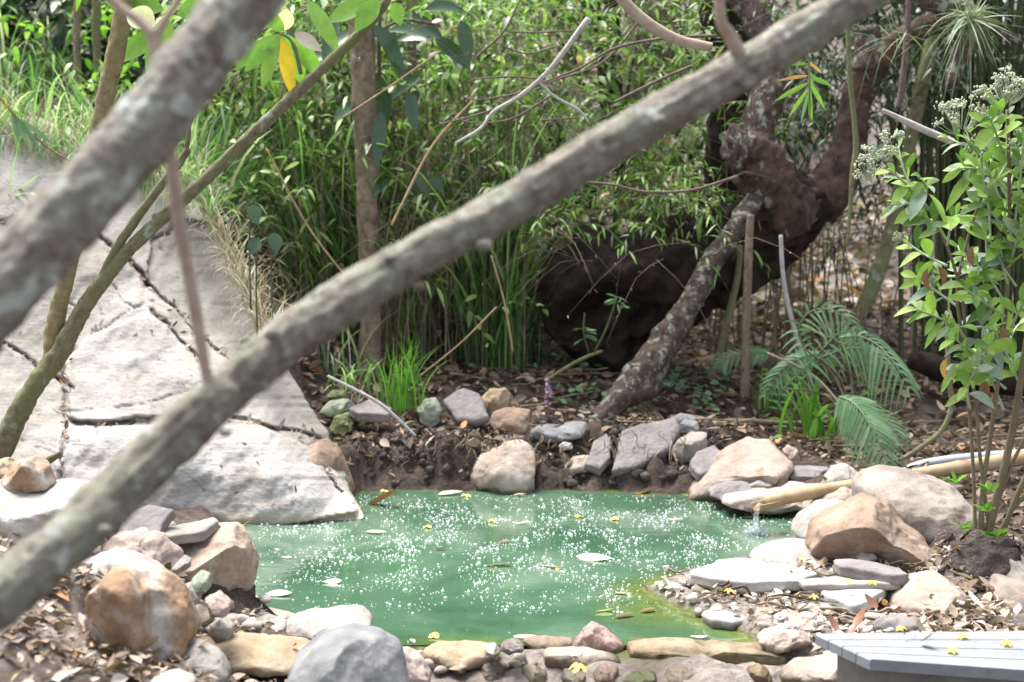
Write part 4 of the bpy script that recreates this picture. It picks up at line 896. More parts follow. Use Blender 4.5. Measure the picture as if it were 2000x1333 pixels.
litter_xy([(-1.0, 3.2, 5.72, 8.6, 9000, .02, .07, .03), (1.2, 3, 4.0, 5.9, 2500, .02, .06, .03), (-.75, .9, 5.68, 5.95, 500, .01, .035, .02)], 'litter', 'leaf_litter', 'brown leaf litter on the shaded far bank')
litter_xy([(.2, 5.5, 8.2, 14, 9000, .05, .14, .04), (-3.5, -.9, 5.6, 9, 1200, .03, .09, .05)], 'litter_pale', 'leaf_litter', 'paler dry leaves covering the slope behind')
litter([(1260,1900,1100,1262,.06,1100,.008,.045,.02),(0,420,1090,1333,.3,260,.008,.05,.03),(800,1700,1262,1333,.0,260,.008,.03,.015),(1800,1990,1120,1230,.15,260,.01,.045,.06),(1850,1960,1020,1200,.25,500,.02,.06,.05),(380,520,1150,1290,.1,140,.01,.03,.02),(520,900,1262,1333,.05,200,.01,.03,.015)], 'litter_pale', 'leaf_litter', 'bleached leaf fragments strewn over the near stones and spit')
litter([(1280,1900,1110,1262,.06,700,.006,.02,.01)], 'litter_pale', 'leaf_litter', 'dry crumbs of rotten leaves between the near stones')
pts = []; rs_c = random.Random(17)
for path, w, dep in CR:
    if dep < .03: continue
    for (ax, ay), (bx, by) in zip(path[:-1], path[1:]):
        for _ in range(int(math.hypot(bx - ax, by - ay) / 4.5)):
            t = rs_c.random(); x = ax + (bx - ax) * t + rs_c.gauss(0, 4); y = ay + (by - ay) * t + rs_c.gauss(0, 3); pts.append(P(x, y, D_at(x, y) - .008))
for _ in range(60): x, y = rs_c.uniform(0, 600), rs_c.uniform(450, 1000); (y > 640 or x < 380) and pts.append(P(x, y, D_at(x, y) - .004))
pts = np.array(pts); a = rng.uniform(0, 6.28, len(pts)); L_ = rng.uniform(.008, .04, len(pts))
V, Fc = leaf_geo(pts, np.stack([np.cos(a), .7 * np.sin(a), .7 * np.sin(a)], -1), L_, L_ * rng.uniform(.08, .3, len(pts)), droop=rng.normal(0, .3, len(pts)), k=5, up=np.array([0, -.7, .7]) + N3(len(pts), .3))
o = mesh_obj('leaf_litter', V, Fc, M['litter']); o['kind'] = 'stuff'; props(o, 'leaf scraps and grit caught in the cracks of the outcrop', 'leaf litter')
litter([(380,620,1200,1333,.12,220,.006,.045,.02),(0,420,1100,1333,.25,1100,.005,.05,.03)], 'litter', 'leaf_litter', 'brown rotten leaves between the near left stones')
# soil roots dangling at the far bank
g = Geo(); rs = random.Random(22)
for _ in range(120):
    x = rs.uniform(670, 1340); y = rs.uniform(840, 900); D_ = 5.72 + rs.uniform(0, .06)
    p = np.array(P(x, y, D_)); L = rs.uniform(.03, .13); pts = [p]
    for k in range(3): pts.append(pts[-1] + np.array([rs.gauss(0, .014), rs.gauss(-.01, .01), -L / 3]))
    pts[-1][2] = max(pts[-1][2], .01); g.tube(pts, [.0022, .002, .0014, .0008], segs=4, n=6)
o = g.build('bank_roots', M['straw']); o['kind'] = 'stuff'; props(o, 'fine roots dangling from the dark undercut far bank', 'roots')
# fallen twigs on the ground
g = Geo()
for _ in range(300):
    x = rs.uniform(-.8, 2.6); y = rs.uniform(5.9, 8.5)
    if _ < 60: x = rs.uniform(.45, 1.4); y = rs.uniform(3.75, 4.25)
    h = Hz(x, y)
    if h < .02: continue
    a = rs.uniform(-.7, .7) + (math.pi if rs.random() < .5 else 0); L = rs.uniform(.06, .4) * (.35 if _ < 60 else 1); pts = []
    for k in range(4): xx = x + math.cos(a) * L * (k / 3 - .5); yy = y + math.sin(a) * L * (k / 3 - .5) * .5; pts.append((xx + rs.gauss(0, .01), yy + rs.gauss(0, .01), h + .012 + rs.uniform(0, .03)))
    r = rs.uniform(.0015, .005); g.tube(pts, [r, r, r * .8, r * .5], segs=5, n=8)
o = g.build('fallen_twigs', M['straw']); o['kind'] = 'stuff'; props(o, 'thin dead twigs lying on the forest floor', 'twigs')

# ---------------------------------------------------------------- near branches crossing the view (out of focus)
b1 = empty('leaning_limb', P(400, 850, 1.8), 'thick blurred grey limb slanting across the whole picture from lower left to top right', 'tree limb')
g = Geo(); px_tube(g, [(-260,1330,66.0,1.62),(-90,1235,61.6,1.66),(20,1150,59.8,1.7),(120,1065,54.6,1.74),(250,945,52.8,1.8),(400,800,49.3,1.84),(460,750,45.8,1.87),(560,665,48.4,1.9),(700,570,44.0,1.95),(850,480,40.5,2.0),(1000,400,41.4,2.05),(1200,275,40.5,2.1),(1400,165,40.5,2.15),(1560,70,39.6,2.2),(1700,-20,38.7,2.25),(1900,-150,37.0,2.3)], 1.8, segs=48, n=320, lump=.15, lscale=30); g.build('limb', M['bark_near'], b1)
g = Geo(); px_tube(g, [(430,800,24),(412,765,17),(404,735,11),(392,670,12),(380,600,13),(362,500,12.5),(345,400,13),(330,280,12),(318,180,12),(304,90,14),(296,60,15)], 1.84, segs=16, n=80, lump=.05, lscale=60)
px_tube(g, [(298,70,12),(270,40,10),(235,15,9),(190,-30,9)], 1.84, segs=14, n=24); px_tube(g, [(302,75,11),(322,40,9),(345,5,8),(360,-40,8)], 1.84, segs=14, n=24); g.build('side_shoot', M['bark_twig'], b1)
g = Geo(); px_tube(g, [(1450,115,16,2.15),(1425,70,13,2.14),(1408,40,11,2.13),(1405,-30,10,2.12)], 2.15, segs=14, n=24); g.build('side_shoot', M['bark_twig'], b1)
for x, y, r, D_ in [(762,505,9,1.97),(945,480,12,2.02),(1290,235,9,2.1),(535,655,14,1.87),(205,1035,10,1.75),(440,845,10,1.8),(820,560,9,1.98)]:
    V, Fc = ico(3); mesh_obj('knot', V * (r * D_ / F) * np.array([1.4, .8, 1]) + np.array(P(x, y, D_ - .028)), Fc, M['bark_near'], b1)

b2 = empty('leaning_limb', P(200, 400, 1.7), 'thickest blurred limb with pale lichen blotches, crossing the top left corner', 'tree limb')
g = Geo(); px_tube(g, [(-170,770,78.1,1.6),(-60,630,76.3,1.63),(60,500,70.7,1.66),(160,390,67.0,1.69),(260,280,67.0,1.72),(350,165,63.2,1.75),(430,60,61.4,1.78),(510,-40,59.5,1.8),(600,-160,57.7,1.82)], 1.7, segs=48, n=240, lump=.15, lscale=28); g.build('limb', M['bark_near2'], b2)
# in-focus thin tree on the left
b3 = empty('slender_tree', P(10, 1000, 4.05), 'slender olive barked young tree forking in front of the pale outcrop', 'tree')
g = Geo(); px_tube(g, [(-40,960,22),(0,885,23),(35,810,22),(70,750,20),(110,700,20),(135,655,18),(165,600,16),(205,545,14),(260,480,13),(330,415,12.5),(400,352,12),(480,275,11.5),(560,200,11),(640,125,10),(700,68,9.5),(735,30,9),(765,-15,8),(790,-60,8)], 4.0, segs=20, n=170, lump=.16, lscale=55); g.build('trunk', M['bark_thin'], b3)
g = Geo(); px_tube(g, [(100,715,16),(104,660,18),(115,600,17),(130,540,16),(145,470,17),(165,390,17),(185,300,18),(205,200,18),(222,120,18),(238,40,17),(248,-40,17)], 4.02, segs=20, n=110, lump=.14, lscale=50); g.build('branch', M['bark_yellow'], b3)
g = Geo(); px_tube(g, [(190,562,9),(225,490,9),(265,430,9),(305,375,8.5),(345,325,8),(368,292,7)], 4.0, segs=14, n=60, lump=.14, lscale=60); px_tube(g, [(362,300,5),(368,270,5),(370,245,3.5)], 4.0, segs=10, n=16); g.build('branch', M['bark_thin'], b3)
g = Geo(); px_tube(g, [(3,890,8),(10,930,6),(2,960,5)], 4.0, segs=10, n=16); g.build('branch_stub', M['bark_thin'], b3); g = Geo(); px_tube(g, [(120,885,4),(95,900,8),(70,915,9)], 3.98, segs=10, n=18, lump=.2, lscale=60); g.build('branch_stub', M['bark_thin'], b3)
g = Geo(); px_tube(g, [(588,145,4),(580,110,4),(572,85,3.5),(560,72,3),(545,65,2)], 3.98, segs=8, n=20, lump=.3, lscale=80);  g.build('leafy_twig', M['bark_thin'], b3)
def leaf_part(px, py, D, ang, L, Wd, mat, parent, droop=.1, depth=0.0):
    p = np.array(P(px, py, D)); d = np.array([math.cos(ang), depth, math.sin(ang)])
    V, Fc = leaf_geo([p], [d], L, Wd, droop=droop, k=9, fold=.18, up=np.array([[rs.uniform(-.3, .3), -1, .35]])); return mesh_obj('leaf', V, Fc, M[mat], parent)
for x, y, a, L, w_, m_ in [(560,70,3.6,.16,.028,'bright'),(545,72,4.3,.14,.024,'bush'),(550,75,4.9,.15,.022,'yellow_leaf'),(562,68,5.0,.13,.03,'bright'),(555,60,1.4,.07,.025,'cream'),(575,65,5.8,.09,.02,'pale_leaf'),(555,60,2.4,.10,.022,'bright'),(540,75,3.9,.12,.024,'bright'),(568,80,5.5,.13,.026,'bright'),
                      (330,60,3.5,.20,.035,'bright'),(330,40,4.4,.18,.04,'bush'),(350,50,5.0,.19,.05,'bush'),(320,20,2.9,.17,.035,'bright'),(345,30,.3,.16,.04,'bright'),(300,25,2.2,.15,.035,'bright'),(360,20,5.6,.2,.035,'bush'),(395,10,4.9,.12,.03,'bright'),
                      (600,0,5.3,.16,.025,'bush'),(740,0,4.0,.10,.03,'bright'),(720,5,3.5,.12,.03,'bright'),(770,5,5.0,.06,.02,'bright')]:
    leaf_part(x, y, 4.0 + rs.uniform(-.06, .06), a + .0, L, w_, m_, b3, droop=.12, depth=rs.uniform(-.3, .3))
def leaf_thing2(px, py, D, ang, L, Wd, mat, label, cat):
    V, Fc = leaf_geo([P(px, py, D)], [(math.cos(ang), .1, math.sin(ang))], L, Wd, droop=.1, k=9, fold=.5, up=np.array([[0, -1, .3]])); o = mesh_obj('petal', V, Fc, M[mat]); props(o, label, cat)
leaf_thing2(302, 52, 3.9, 2.6, .09, .035, 'cream', 'white curled flower bract among the top left leaves', 'flower')

# small bamboo sprigs
def sprig(label, path, D, leaves, mat, r=2.0):
    e_ = empty('bamboo_sprig', P(path[0][0], path[0][1], D), label, 'bamboo sprig'); g = Geo(); px_tube(g, [(a, b, r) for a, b in path], D, segs=6, n=20); g.build('stem', M['bamboo_dry' if mat is None else 'straw'], e_)
    for x, y, a, L, w_, m_ in leaves:
        p = np.array(P(x, y, D)); V, Fc = leaf_geo([p], [(math.cos(a), rs.uniform(-.2, .2), math.sin(a))], L, w_, droop=.05, k=8, fold=.2, up=np.array([[.1, -1, .2]])); mesh_obj('leaf', V, Fc, M[m_], e_)
sprig('hanging bamboo sprig with green and orange leaves before the forked trunk', [(1574,90),(1580,130),(1581,180),(1580,230)], 4.6,
      [(1580,125,3.12,.10,.006,'bright'),(1580,148,3.25,.10,.006,'orange_leaf'),(1580,122,5.65,.055,.006,'orange_leaf'),(1580,162,3.6,.12,.008,'bright'),(1580,150,5.95,.08,.008,'bright'),(1580,160,5.3,.10,.008,'bright'),(1580,172,4.1,.11,.007,'bright'),(1580,178,4.5,.10,.006,'frond'),(1581,175,4.75,.10,.006,'bright'),(1581,168,4.85,.11,.005,'bright'),(1580,135,5.0,.05,.005,'bright')], 'straw', 1.8)
sprig('green bamboo sprig over the top of the pale outcrop at the far left', [(-20,170),(20,215),(60,260),(110,300),(165,328)], 3.9,
      [(18,212,4.4,.04,.005,'bright'),(18,215,5.9,.05,.005,'bright'),(22,218,5.0,.09,.006,'frond'),(25,222,5.2,.11,.007,'frond'),(30,226,5.4,.11,.007,'frond'),(35,232,5.7,.12,.007,'frond'),(28,222,4.7,.10,.006,'frond'),(40,235,5.3,.09,.006,'frond'),(10,190,2.8,.07,.006,'bright'),(145,300,4.7,.10,.010,'frond'),(12,195,4.7,.03,.004,'yellow_leaf')], 'straw', 2)

# ---------------------------------------------------------------- forked old tree
TD = 6.9
ot = empty('old_forked_tree', (P(1180, 700, TD)[0], TD, .3), 'massive dark old tree with a hollow butt, leaning right and forking above the pool', 'tree')
g = Geo()
g.tube([P(1085,640,7.0), P(1130,615,6.98), P(1200,580,6.95), P(1290,545,6.95), P(1380,505,6.95), P(1470,470,6.93), P(1545,420,6.9), P(1600,380,6.9)], [72*7./F,112*7./F,126*7/F,118*7/F,100*7/F,84*6.9/F,66*6.9/F,50*6.9/F], segs=90, n=170, lump=.26, lscale=5.5)
Vt = np.vstack(g.V); pc_ = np.array(P(1185, 640, 6.55)); dd_ = np.hypot((Vt[:, 0] - pc_[0]) / .27, (Vt[:, 2] - pc_[2]) / .20) + .25 * np.array([mnoise.noise(Vector(v * 6)) for v in Vt])
fr_ = Vt[:, 1] < 6.95; Vt[:, 1] += np.where(fr_, .17 * np.clip(1.15 - dd_, 0, .7) / .7, 0); g.V = [Vt]
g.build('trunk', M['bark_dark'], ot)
g = Geo(); g.tube([P(1545,440,6.85), P(1515,380,6.8), P(1480,320,6.75), P(1455,290,6.72), P(1440,275,6.7)], [62*6.9/F,60*6.8/F,50*6.8/F,42*6.8/F,26*6.8/F], segs=44, n=80, lump=.22, lscale=10); g.build('stump_branch', M['bark_fork'], ot)
g = Geo(); V, Fc = ico(4); kn = np.array([1 + .5 * mnoise.fractal(Vector(v * 2.6), 1, 2, 4) for v in V])[:, None]; g.add(V * kn * np.array([.062, .06, .10]) + np.array(P(1440,292,6.65)), Fc); g.build('burl', M['bark_lichen'], ot)
g = Geo(); g.tube([P(1480,330,6.8), P(1478,260,6.85), P(1505,170,6.9), P(1500,90,7.0), P(1440,-20,7.1)], [.09,.085,.075,.07,.065], segs=24, n=50, lump=.18, lscale=9); g.build('limb', M['bark_lichen'], ot)
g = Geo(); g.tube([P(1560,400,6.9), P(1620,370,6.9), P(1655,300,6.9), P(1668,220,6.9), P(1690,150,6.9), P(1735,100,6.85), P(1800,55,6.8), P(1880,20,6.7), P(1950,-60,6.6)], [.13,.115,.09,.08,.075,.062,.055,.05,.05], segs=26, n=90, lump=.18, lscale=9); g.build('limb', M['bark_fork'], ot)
g = Geo(); g.tube([P(1690,140,6.88), P(1692,90,6.9), P(1700,55,6.9)], [.065,.06,.045], segs=18, n=20, lump=.2, lscale=12); g.build('limb', M['bark_lichen'], ot); g = Geo(); g.tube([P(1905,45,5.9), P(1880,100,5.85), P(1862,150,5.8), P(1850,172,5.8)], [.045,.035,.03,.012], segs=16, n=26, lump=.2, lscale=14); g.tube([P(1790,-20,5.9),P(1890,30,5.85),P(1930,52,5.8),P(1995,85,5.8)],[.05,.05,.015,.010],segs=14,n=30,lump=.15,lscale=14); g.build('limb', M['bark_lichen'], ot)
# overhead crown and its limbs, unseen: added above the frame to shade the far bank
n = 2300; cx_ = rng.uniform(-.6, 5.5, n); cy_ = rng.uniform(6.8, 10.2, n); cz_ = 3.35 + (cy_ - 6.4) * .15 + rng.uniform(0, .8, n)
dens = np.array([mnoise.noise(Vector((a * .8, b * .8, 3))) for a, b in zip(cx_, cy_)]) > -.1
pos = np.stack([cx_, cy_, cz_], -1)[dens]; dd = N3(len(pos)); dd[:, 2] *= .3
V, Fc = leaf_geo(pos, dd, rng.uniform(.10, .22, len(pos)), rng.uniform(.025, .05, len(pos)), k=4, fold=None)
mesh_obj('shade_crown', V, Fc, M['bush_dark'], ot)
g = Geo()
for a in range(9): g.tube([P(1500, -40, 7.1), (2 + rs.uniform(-1, 1), 8, 3.4), (rs.uniform(-.3, 5), rs.uniform(7, 10), 4.0)], [.06, .04, .012], segs=8, n=16)
g.build('shade_crown_limbs', M['bark_dark'], ot)
# leaning lichened trunk
lt = Geo(); lt.tube([P(1165,830,6.12), P(1215,770,6.2), P(1290,680,6.35), P(1340,600,6.45), P(1400,500,6.55), P(1445,430,6.6), P(1505,350,6.8)], [.045,.055,.062,.056,.05,.045,.04], segs=26, n=110, lump=.34, lscale=11)
lt.tube([P(1215,775,6.2), P(1260,750,6.3), P(1300,700,6.45)], [.05,.07,.03], segs=18, n=26, lump=.2, lscale=12)
o = lt.build('leaning_tree', M['bark_lichen']); props(o, 'lichen spotted leaning trunk propped against the old forked tree', 'tree trunk')

# ---------------------------------------------------------------- thin background trunks
def trunk(label, path, D, mat, seed=0, name='tree_trunk', cat='tree trunk', lump=.12):
    g = Geo(); px_tube(g, path, D, segs=16, n=70, lump=lump, lscale=14, seed=seed); o = g.build(name, M[mat]); return props(o, label, cat)
trunk('upright tan trunk, the thickest left of the pool centre, with peeling bark', [(728,762,22),(722,700,22),(724,600,20),(720,480,20),(716,350,21),(712,220,23),(708,100,25),(700,-40,25)], 6.72, 'bark_mid', 1)
trunk('thin pale trunk right of the thick tan one', [(806,700,9),(812,600,9),(806,450,9),(810,300,10),(805,150,10),(800,-30,10)], 7.4, 'bark_mid', 2)
trunk('short leaning broken trunk behind the grass tuft', [(905,650,17),(893,600,17),(880,545,15),(868,500,12)], 7.2, 'bark_mid', 3)
trunk('thin greyish trunk behind the leaning broken one', [(845,690,11),(838,620,11),(828,560,10),(830,480,9)], 7.1, 'bark_mid', 4)
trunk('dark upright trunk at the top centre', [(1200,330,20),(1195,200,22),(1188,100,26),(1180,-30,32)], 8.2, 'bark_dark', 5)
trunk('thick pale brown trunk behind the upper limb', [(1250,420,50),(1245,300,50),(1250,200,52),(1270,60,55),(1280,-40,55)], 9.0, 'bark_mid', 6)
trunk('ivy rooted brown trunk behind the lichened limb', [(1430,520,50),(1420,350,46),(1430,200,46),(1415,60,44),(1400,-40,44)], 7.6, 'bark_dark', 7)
trunk('straight thin pole standing left of the fern', [(1452,830,9),(1455,740,9),(1458,620,9),(1462,500,8),(1466,420,7)], 6.5, 'bark_mid', 8)
trunk('leaning dark sapling under the old tree', [(1388,742,7),(1405,690,7),(1425,610,7),(1440,540,7),(1446,480,6)], 6.7, 'bark_thin', 9)
trunk('curved olive trunk behind the fern', [(1665,640,15),(1700,570,15),(1735,470,14),(1750,400,13),(1775,290,13),(1800,170,14),(1830,40,12),(1850,-30,12)], 7.0, 'bark_thin', 10)
trunk('thin brown trunk among the litter slope', [(1548,740,10),(1545,640,9),(1535,540,8),(1525,470,7)], 7.4, 'bark_mid', 11)
trunk('pale grey cane bending down behind the fern', [(1640,880,4),(1600,800,4.5),(1570,700,4.5),(1545,620,4.5),(1530,540,4),(1525,460,4)], 6.4, 'bark_grey', 12)
trunk('dark trunk in the shadow at the top left', [(540,480,13),(545,300,12),(540,150,14),(545,20,14),(548,-30,14)], 8.5, 'bark_mid', 13)
trunk('mid grey sapling at the top left corner', [(155,260,7),(152,150,7),(150,60,7),(152,-30,7)], 7.8, 'bark_mid', 14)
trunk('slim sapling right of the grey one at the top left', [(195,260,6),(190,120,7),(188,40,9),(190,-30,9)], 7.9, 'bark_thin', 15)
trunk('long hanging vine stem before the old tree limb', [(1655,30,5),(1660,150,5),(1668,230,5),(1672,290,6),(1665,340,5),(1660,420,4),(1655,480,3)], 6.3, 'bark_thin', 16, 'vine', 'vine', .05)
trunk('reddish vine stem hanging right of the fork', [(1775,-20,5),(1772,60,6),(1765,140,6),(1755,210,5.5)], 6.2, 'twig_dark', 17, 'vine', 'vine', .05)
trunk('curved green cane arching over the dark soil at right', [(1850,620,4),(1852,720,5),(1858,790,5),(1840,840,5),(1790,880,5),(1755,900,4)], 5.6, 'bark_thin', 18, 'cane', 'cane', .05)
trunk('long fallen log on the slope at the right edge', [(1780,700,20),(1880,735,26),(1980,745,28),(2100,750,28)], 6.6, 'bark_dark', 19, 'fallen_log', 'log')
trunk('grey weathered plank like log behind the leaning trunk', [(1330,725,16),(1400,712,20),(1480,708,20),(1540,708,14)], 7.3, 'bark_mid', 20, 'fallen_log', 'log')
trunk('broken dead branch stub pointing left beside the flowering shrub', [(1862,278,7),(1800,252,7),(1750,228,5),(1724,215,3)], 5.0, 'bark_grey', 21, 'dead_branch', 'branch', .1)
trunk('curved bare brown branch at the top, right of centre', [(1200,-20,11),(1235,20,11),(1280,55,11),(1330,80,10),(1390,93,9)], 4.6, 'bark_twig', 22, 'dead_branch', 'branch', .05)
trunk('low dead stick lying across the soil beside the fern', [(1370,830,4),(1430,822,5),(1500,825,5),(1560,826,4),(1620,815,3)], 6.2, 'bark_mid', 23, 'dead_stick', 'stick', .1)
trunk('slanting dead stick above the moss stones', [(640,735,2.5),(700,765,3),(750,795,3.5),(812,852,2.5)], 5.75, 'bark_grey', 24, 'dead_stick', 'stick', .1)
trunk('dark dead stick leaning up toward the hollow butt', [(1070,742,3),(1100,722,3.5),(1140,700,3.5),(1176,686,3)], 6.4, 'bark_thin', 25, 'dead_stick', 'stick', .1)
# dead bleached branch with side twigs
db = empty('bleached_dead_branch', P(1150, 40, 5.6), 'bleached bare branch reaching down left above the undergrowth', 'dead branch')
g = Geo(); px_tube(g, [(1150,38,7),(1128,65,5.5),(1095,110,4.8),(1070,140,4.6),(1050,160,4.4),(1010,192,3.8),(965,218,3.4),(940,250,3),(905,272,3),(890,280,2)], 5.6, segs=10, n=60, lump=.12, lscale=50); g.build('stem', M['bark_grey'], db)
g = Geo(); px_tube(g, [(1052,160,3),(1085,190,2.6),(1130,215,2.4),(1150,240,2)], 5.6, segs=6, n=20); g.build('side_twig', M['bark_grey'], db)
td = empty('dead_twig_tangle', P(1300, 60, 5.8), 'fan of dark thin dead twigs spreading left from the top right', 'dead branch')
for path in [[(1250,40,3),(1180,120,3),(1090,155,2.5),(1000,185,2.5),(930,195,2),(900,188,1.5)],[(1400,70,4),(1300,75,4),(1200,95,3.5),(1130,135,3),(1040,170,3),(960,215,2.5),(860,243,2)],[(1350,130,4),(1280,160,4),(1200,200,3.5)],[(1080,185,2.5),(1000,232,2.4),(930,240,2),(880,230,1.5)],[(1120,60,2),(1040,64,2.2),(1000,62,2)],
             [(1090,90,2.5),(1030,105,2.3),(970,85,2)],[(1060,155,2.5),(1000,150,2.5),(930,155,2),(915,160,1.5)],[(1000,215,2.2),(1020,250,2.2),(1045,290,2)],[(1130,230,2),(1060,235,2)],[(1140,355,3),(1200,362,3.5),(1260,375,3.5),(1350,372,4),(1440,345,4)],[(1020,-10,2),(985,60,2.5),(930,112,3)]]:
    g = Geo(); px_tube(g, [(a_, b_, c_ * .75) for a_, b_, c_ in path], 5.8 + rs.uniform(-.2, .3), segs=6, n=34, lump=.2, lscale=40); g.build('twig', M['twig_dark' if path[0][0] != 760 else 'bark_grey'], td)
for path, lb in [([(780,90,2.6),(860,190,2.6),(900,260,2.6),(990,600,2.6)], None), ([(960,500,3),(985,590,3),(1002,688,3)], 'broken straw coloured cane hanging at the centre'), ([(765,440,4),(785,400,4),(845,285,4),(925,195,3.5)], 'bent straw coloured cane leaning right at the centre left'),
                 ([(520,290,3),(600,440,3.2),(690,560,2.5)], 'long straw cane slanting down right behind the slender tree'), ([(460,440,3),(500,560,3.2),(600,610,2.5)], 'kinked straw cane over the rock edge'), ([(820,735,2.5),(900,670,2.5),(970,600,2.5)], 'thin stick rising right behind the grass tuft'), ([(860,100,2),(760,170,2.6),(670,230,2.6)], 'pale grass cane crossing the thick tan trunk')]:
    if lb: g = Geo(); px_tube(g, [(a_, b_, c_ * .62) for a_, b_, c_ in path], 6.3, segs=8, n=26, lump=.06, lscale=30); o = g.build('dry_cane', M['bamboo_dry']); props(o, lb, 'cane')

# ---------------------------------------------------------------- air plant
ap = empty('air_plant', P(1895, 50, 5.75), 'spiky grey green air plant perched on the lichened limb at the top right', 'air plant')
n = 130; a = rng.uniform(0, 6.28, n); d = np.stack([np.cos(a), rng.normal(0, .5, n), np.sin(a) * .9 + .1], -1)
V, Fc = leaf_geo(np.array([P(1895, 38, 5.75)] * n) + N3(n, .012), d, rng.uniform(.07, .24, n), rng.uniform(.002, .0045, n), droop=rng.uniform(.1, 1.1, n), k=9, fold=None, peak=.2); mesh_obj('leaves', V, Fc, M['airplant'], ap)
n = 90; t_ = rng.uniform(0, 1, n); base = np.array([P(1700, 90, 5.9)] * n) * (1 - t_[:, None]) + np.array([P(1900, 40, 5.8)] * n) * t_[:, None]; a = rng.uniform(0, 6.28, n)
V, Fc = leaf_geo(base + N3(n, .02), np.stack([np.cos(a), rng.normal(0, .5, n), np.sin(a)], -1), rng.uniform(.08, .2, n), .0013, droop=rng.uniform(0, .7, n), k=8, fold=None); mesh_obj('fine_leaves', V, Fc, M['airplant'], ap)

# ---------------------------------------------------------------- ferns
fp = empty('fern', (P(1680, 800, 5.9)[0], 5.95, .25), 'drooping green fern with long feathery fronds on the right bank', 'fern')
def frond(path, D, L0, parent, droop=.5, w_=.0058, n=15, side=1, mat='frond', dz=0):
    pts = [P(a, b, D + (c[0] if (c := q[2:]) else 0)) for q in path for a, b in [q[:2]]]
    C = catmull(pts, n); T = unit(np.gradient(C, axis=0)); t = np.linspace(0, 1, n)
    parts = []
    for s in (-1, 1):
        view = np.array([0, -1., .35]); sd = unit(np.cross(T, view)) * s
        d = sd * .8 + T * .55; d[:, 2] -= .25
        L = .85 * L0 * np.sin(math.pi * (t * .86 + .14)) ** .6 * rng.uniform(.88, 1.1, n)
        parts.append(leaf_geo(C, d, L, w_, droop=droop, k=8, fold=.25, up=np.array([[.1, -1, .6]]) + N3(n, .08), peak=.25))
    g = Geo(); g.tube(C[::3], np.linspace(.004, .0015, len(C[::3])), segs=6, n=20)
    V, Fc = cat_geo(parts); g.add(V, Fc); return g.build('frond', M[mat], parent)
frond([(1570,680,.1),(1560,640,.05),(1590,605,0),(1640,610,-.05),(1680,650,-.1)], 5.9, .13, fp)
frond([(1530,760,.1),(1590,700,.0),(1640,650,0),(1690,650,-.1)], 6.0, .13, fp)
frond([(1640,660,0),(1690,660,0),(1740,700,-.1),(1785,770,-.2)], 5.8, .17, fp, .9)
frond([(1600,700,.1),(1660,680,.05),(1710,690,0),(1750,740,-.1)], 6.1, .15, fp, .8)
frond([(1640,775,.0),(1670,790,-.1),(1705,840,-.2),(1740,920,-.25)], 5.7, .19, fp, .35, .0078, 19)
frond([(1650,800,.1),(1700,800,0),(1745,840,-.1),(1770,890,-.1)], 6.0, .14, fp, .4)
frond([(1600,690,.0),(1560,700,0),(1520,730,0),(1490,780,0)], 6.2, .10, fp, .4, .007)
frond([(1500,690,.0),(1470,690,0),(1420,700,0),(1400,720,0)], 6.5, .09, fp, .2, .006)
frond([(1520,800,.0),(1530,740,0),(1560,700,0),(1600,690,0)], 6.3, .10, fp, .3, .006)
g = Geo()
for x, y in [(1570,680),(1640,670),(1640,775),(1530,760),(1600,700),(1500,690)]: g.tube([(fp.location[0], 5.98, .22), P((x + 1680) / 2, (y + 780) / 2, 6.05), P(x, y, 5.95)], [.006, .005, .004], segs=6, n=12)
g.build('stalks', M['straw'], fp)

# grass tuft + strap leaved plants
def tuft(label, px, py, D, n, h, w_, mat, spread=.03, name='grass_tuft', cat='grass', bend=(.1, .8), lean=None):
    c = np.array(P(px, py, D)); root = c + N3(n, spread); root[:, 2] = c[2]
    ln = rng.uniform(0, 6.28, n) if lean is None else rng.normal(lean, .5, n)
    V, Fc = blade_geo(root, rng.uniform(.5, 1, n) * h, w_ * rng.uniform(.6, 1.1, n), ln, rng.uniform(*bend, n), 7); o = mesh_obj(name, V, Fc, M[mat]); return props(o, label, cat)
tuft('bright green grass tuft growing on the far bank beside the oval stone', 785, 800, 6.05, 60, .38, .0042, 'grass_tuft', .045)
tuft('strap leaved green plant left of the fern', 1580, 850, 6.1, 26, .36, .012, 'grass_tuft', .06, bend=(.3, 1.1))
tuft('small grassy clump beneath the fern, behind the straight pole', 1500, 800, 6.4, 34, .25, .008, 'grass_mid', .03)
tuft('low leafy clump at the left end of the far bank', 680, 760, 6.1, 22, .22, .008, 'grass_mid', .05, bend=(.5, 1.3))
pf = empty('purple_flower', P(1068, 790, 6.0), 'tiny purple flower spike on the far bank', 'flower'); g = Geo(); px_tube(g, [(1072,820,1.3),(1070,770,1.3),(1064,740,1.2)], 6.0, segs=5, n=10); g.build('stalk', M['straw'], pf)
n = 26; V, Fc = leaf_geo(np.array([P(1070, 740 + (k * 3) % 60, 6.0) for k in range(n)]), N3(n), .022, .007, k=5); mesh_obj('petals', V, Fc, M['purple'], pf)
pc = empty('small_plant', P(1165, 690, 6.3), 'thin weed with narrow leaves growing before the dark hollow', 'plant'); g = Geo(); px_tube(g, [(1160,690,2),(1185,640,2),(1205,580,2)], 6.3, segs=6, n=12); px_tube(g, [(1150,690,1.6),(1140,650,1.6),(1142,612,1.4)], 6.3, segs=6, n=12); g.build('stem', M['culm'], pc)
for cx0, cy0 in ((1205,580),(1142,640)):
    n = 12; a = rng.uniform(0, 6.28, n); V, Fc = leaf_geo(np.array([P(cx0, cy0 + k * 2, 6.3) for k in range(n)]), np.stack([np.cos(a), rng.normal(0, .3, n), .3 * np.sin(a)], -1), .06, .006, k=6); mesh_obj('leaves', V, Fc, M['frond'], pc)

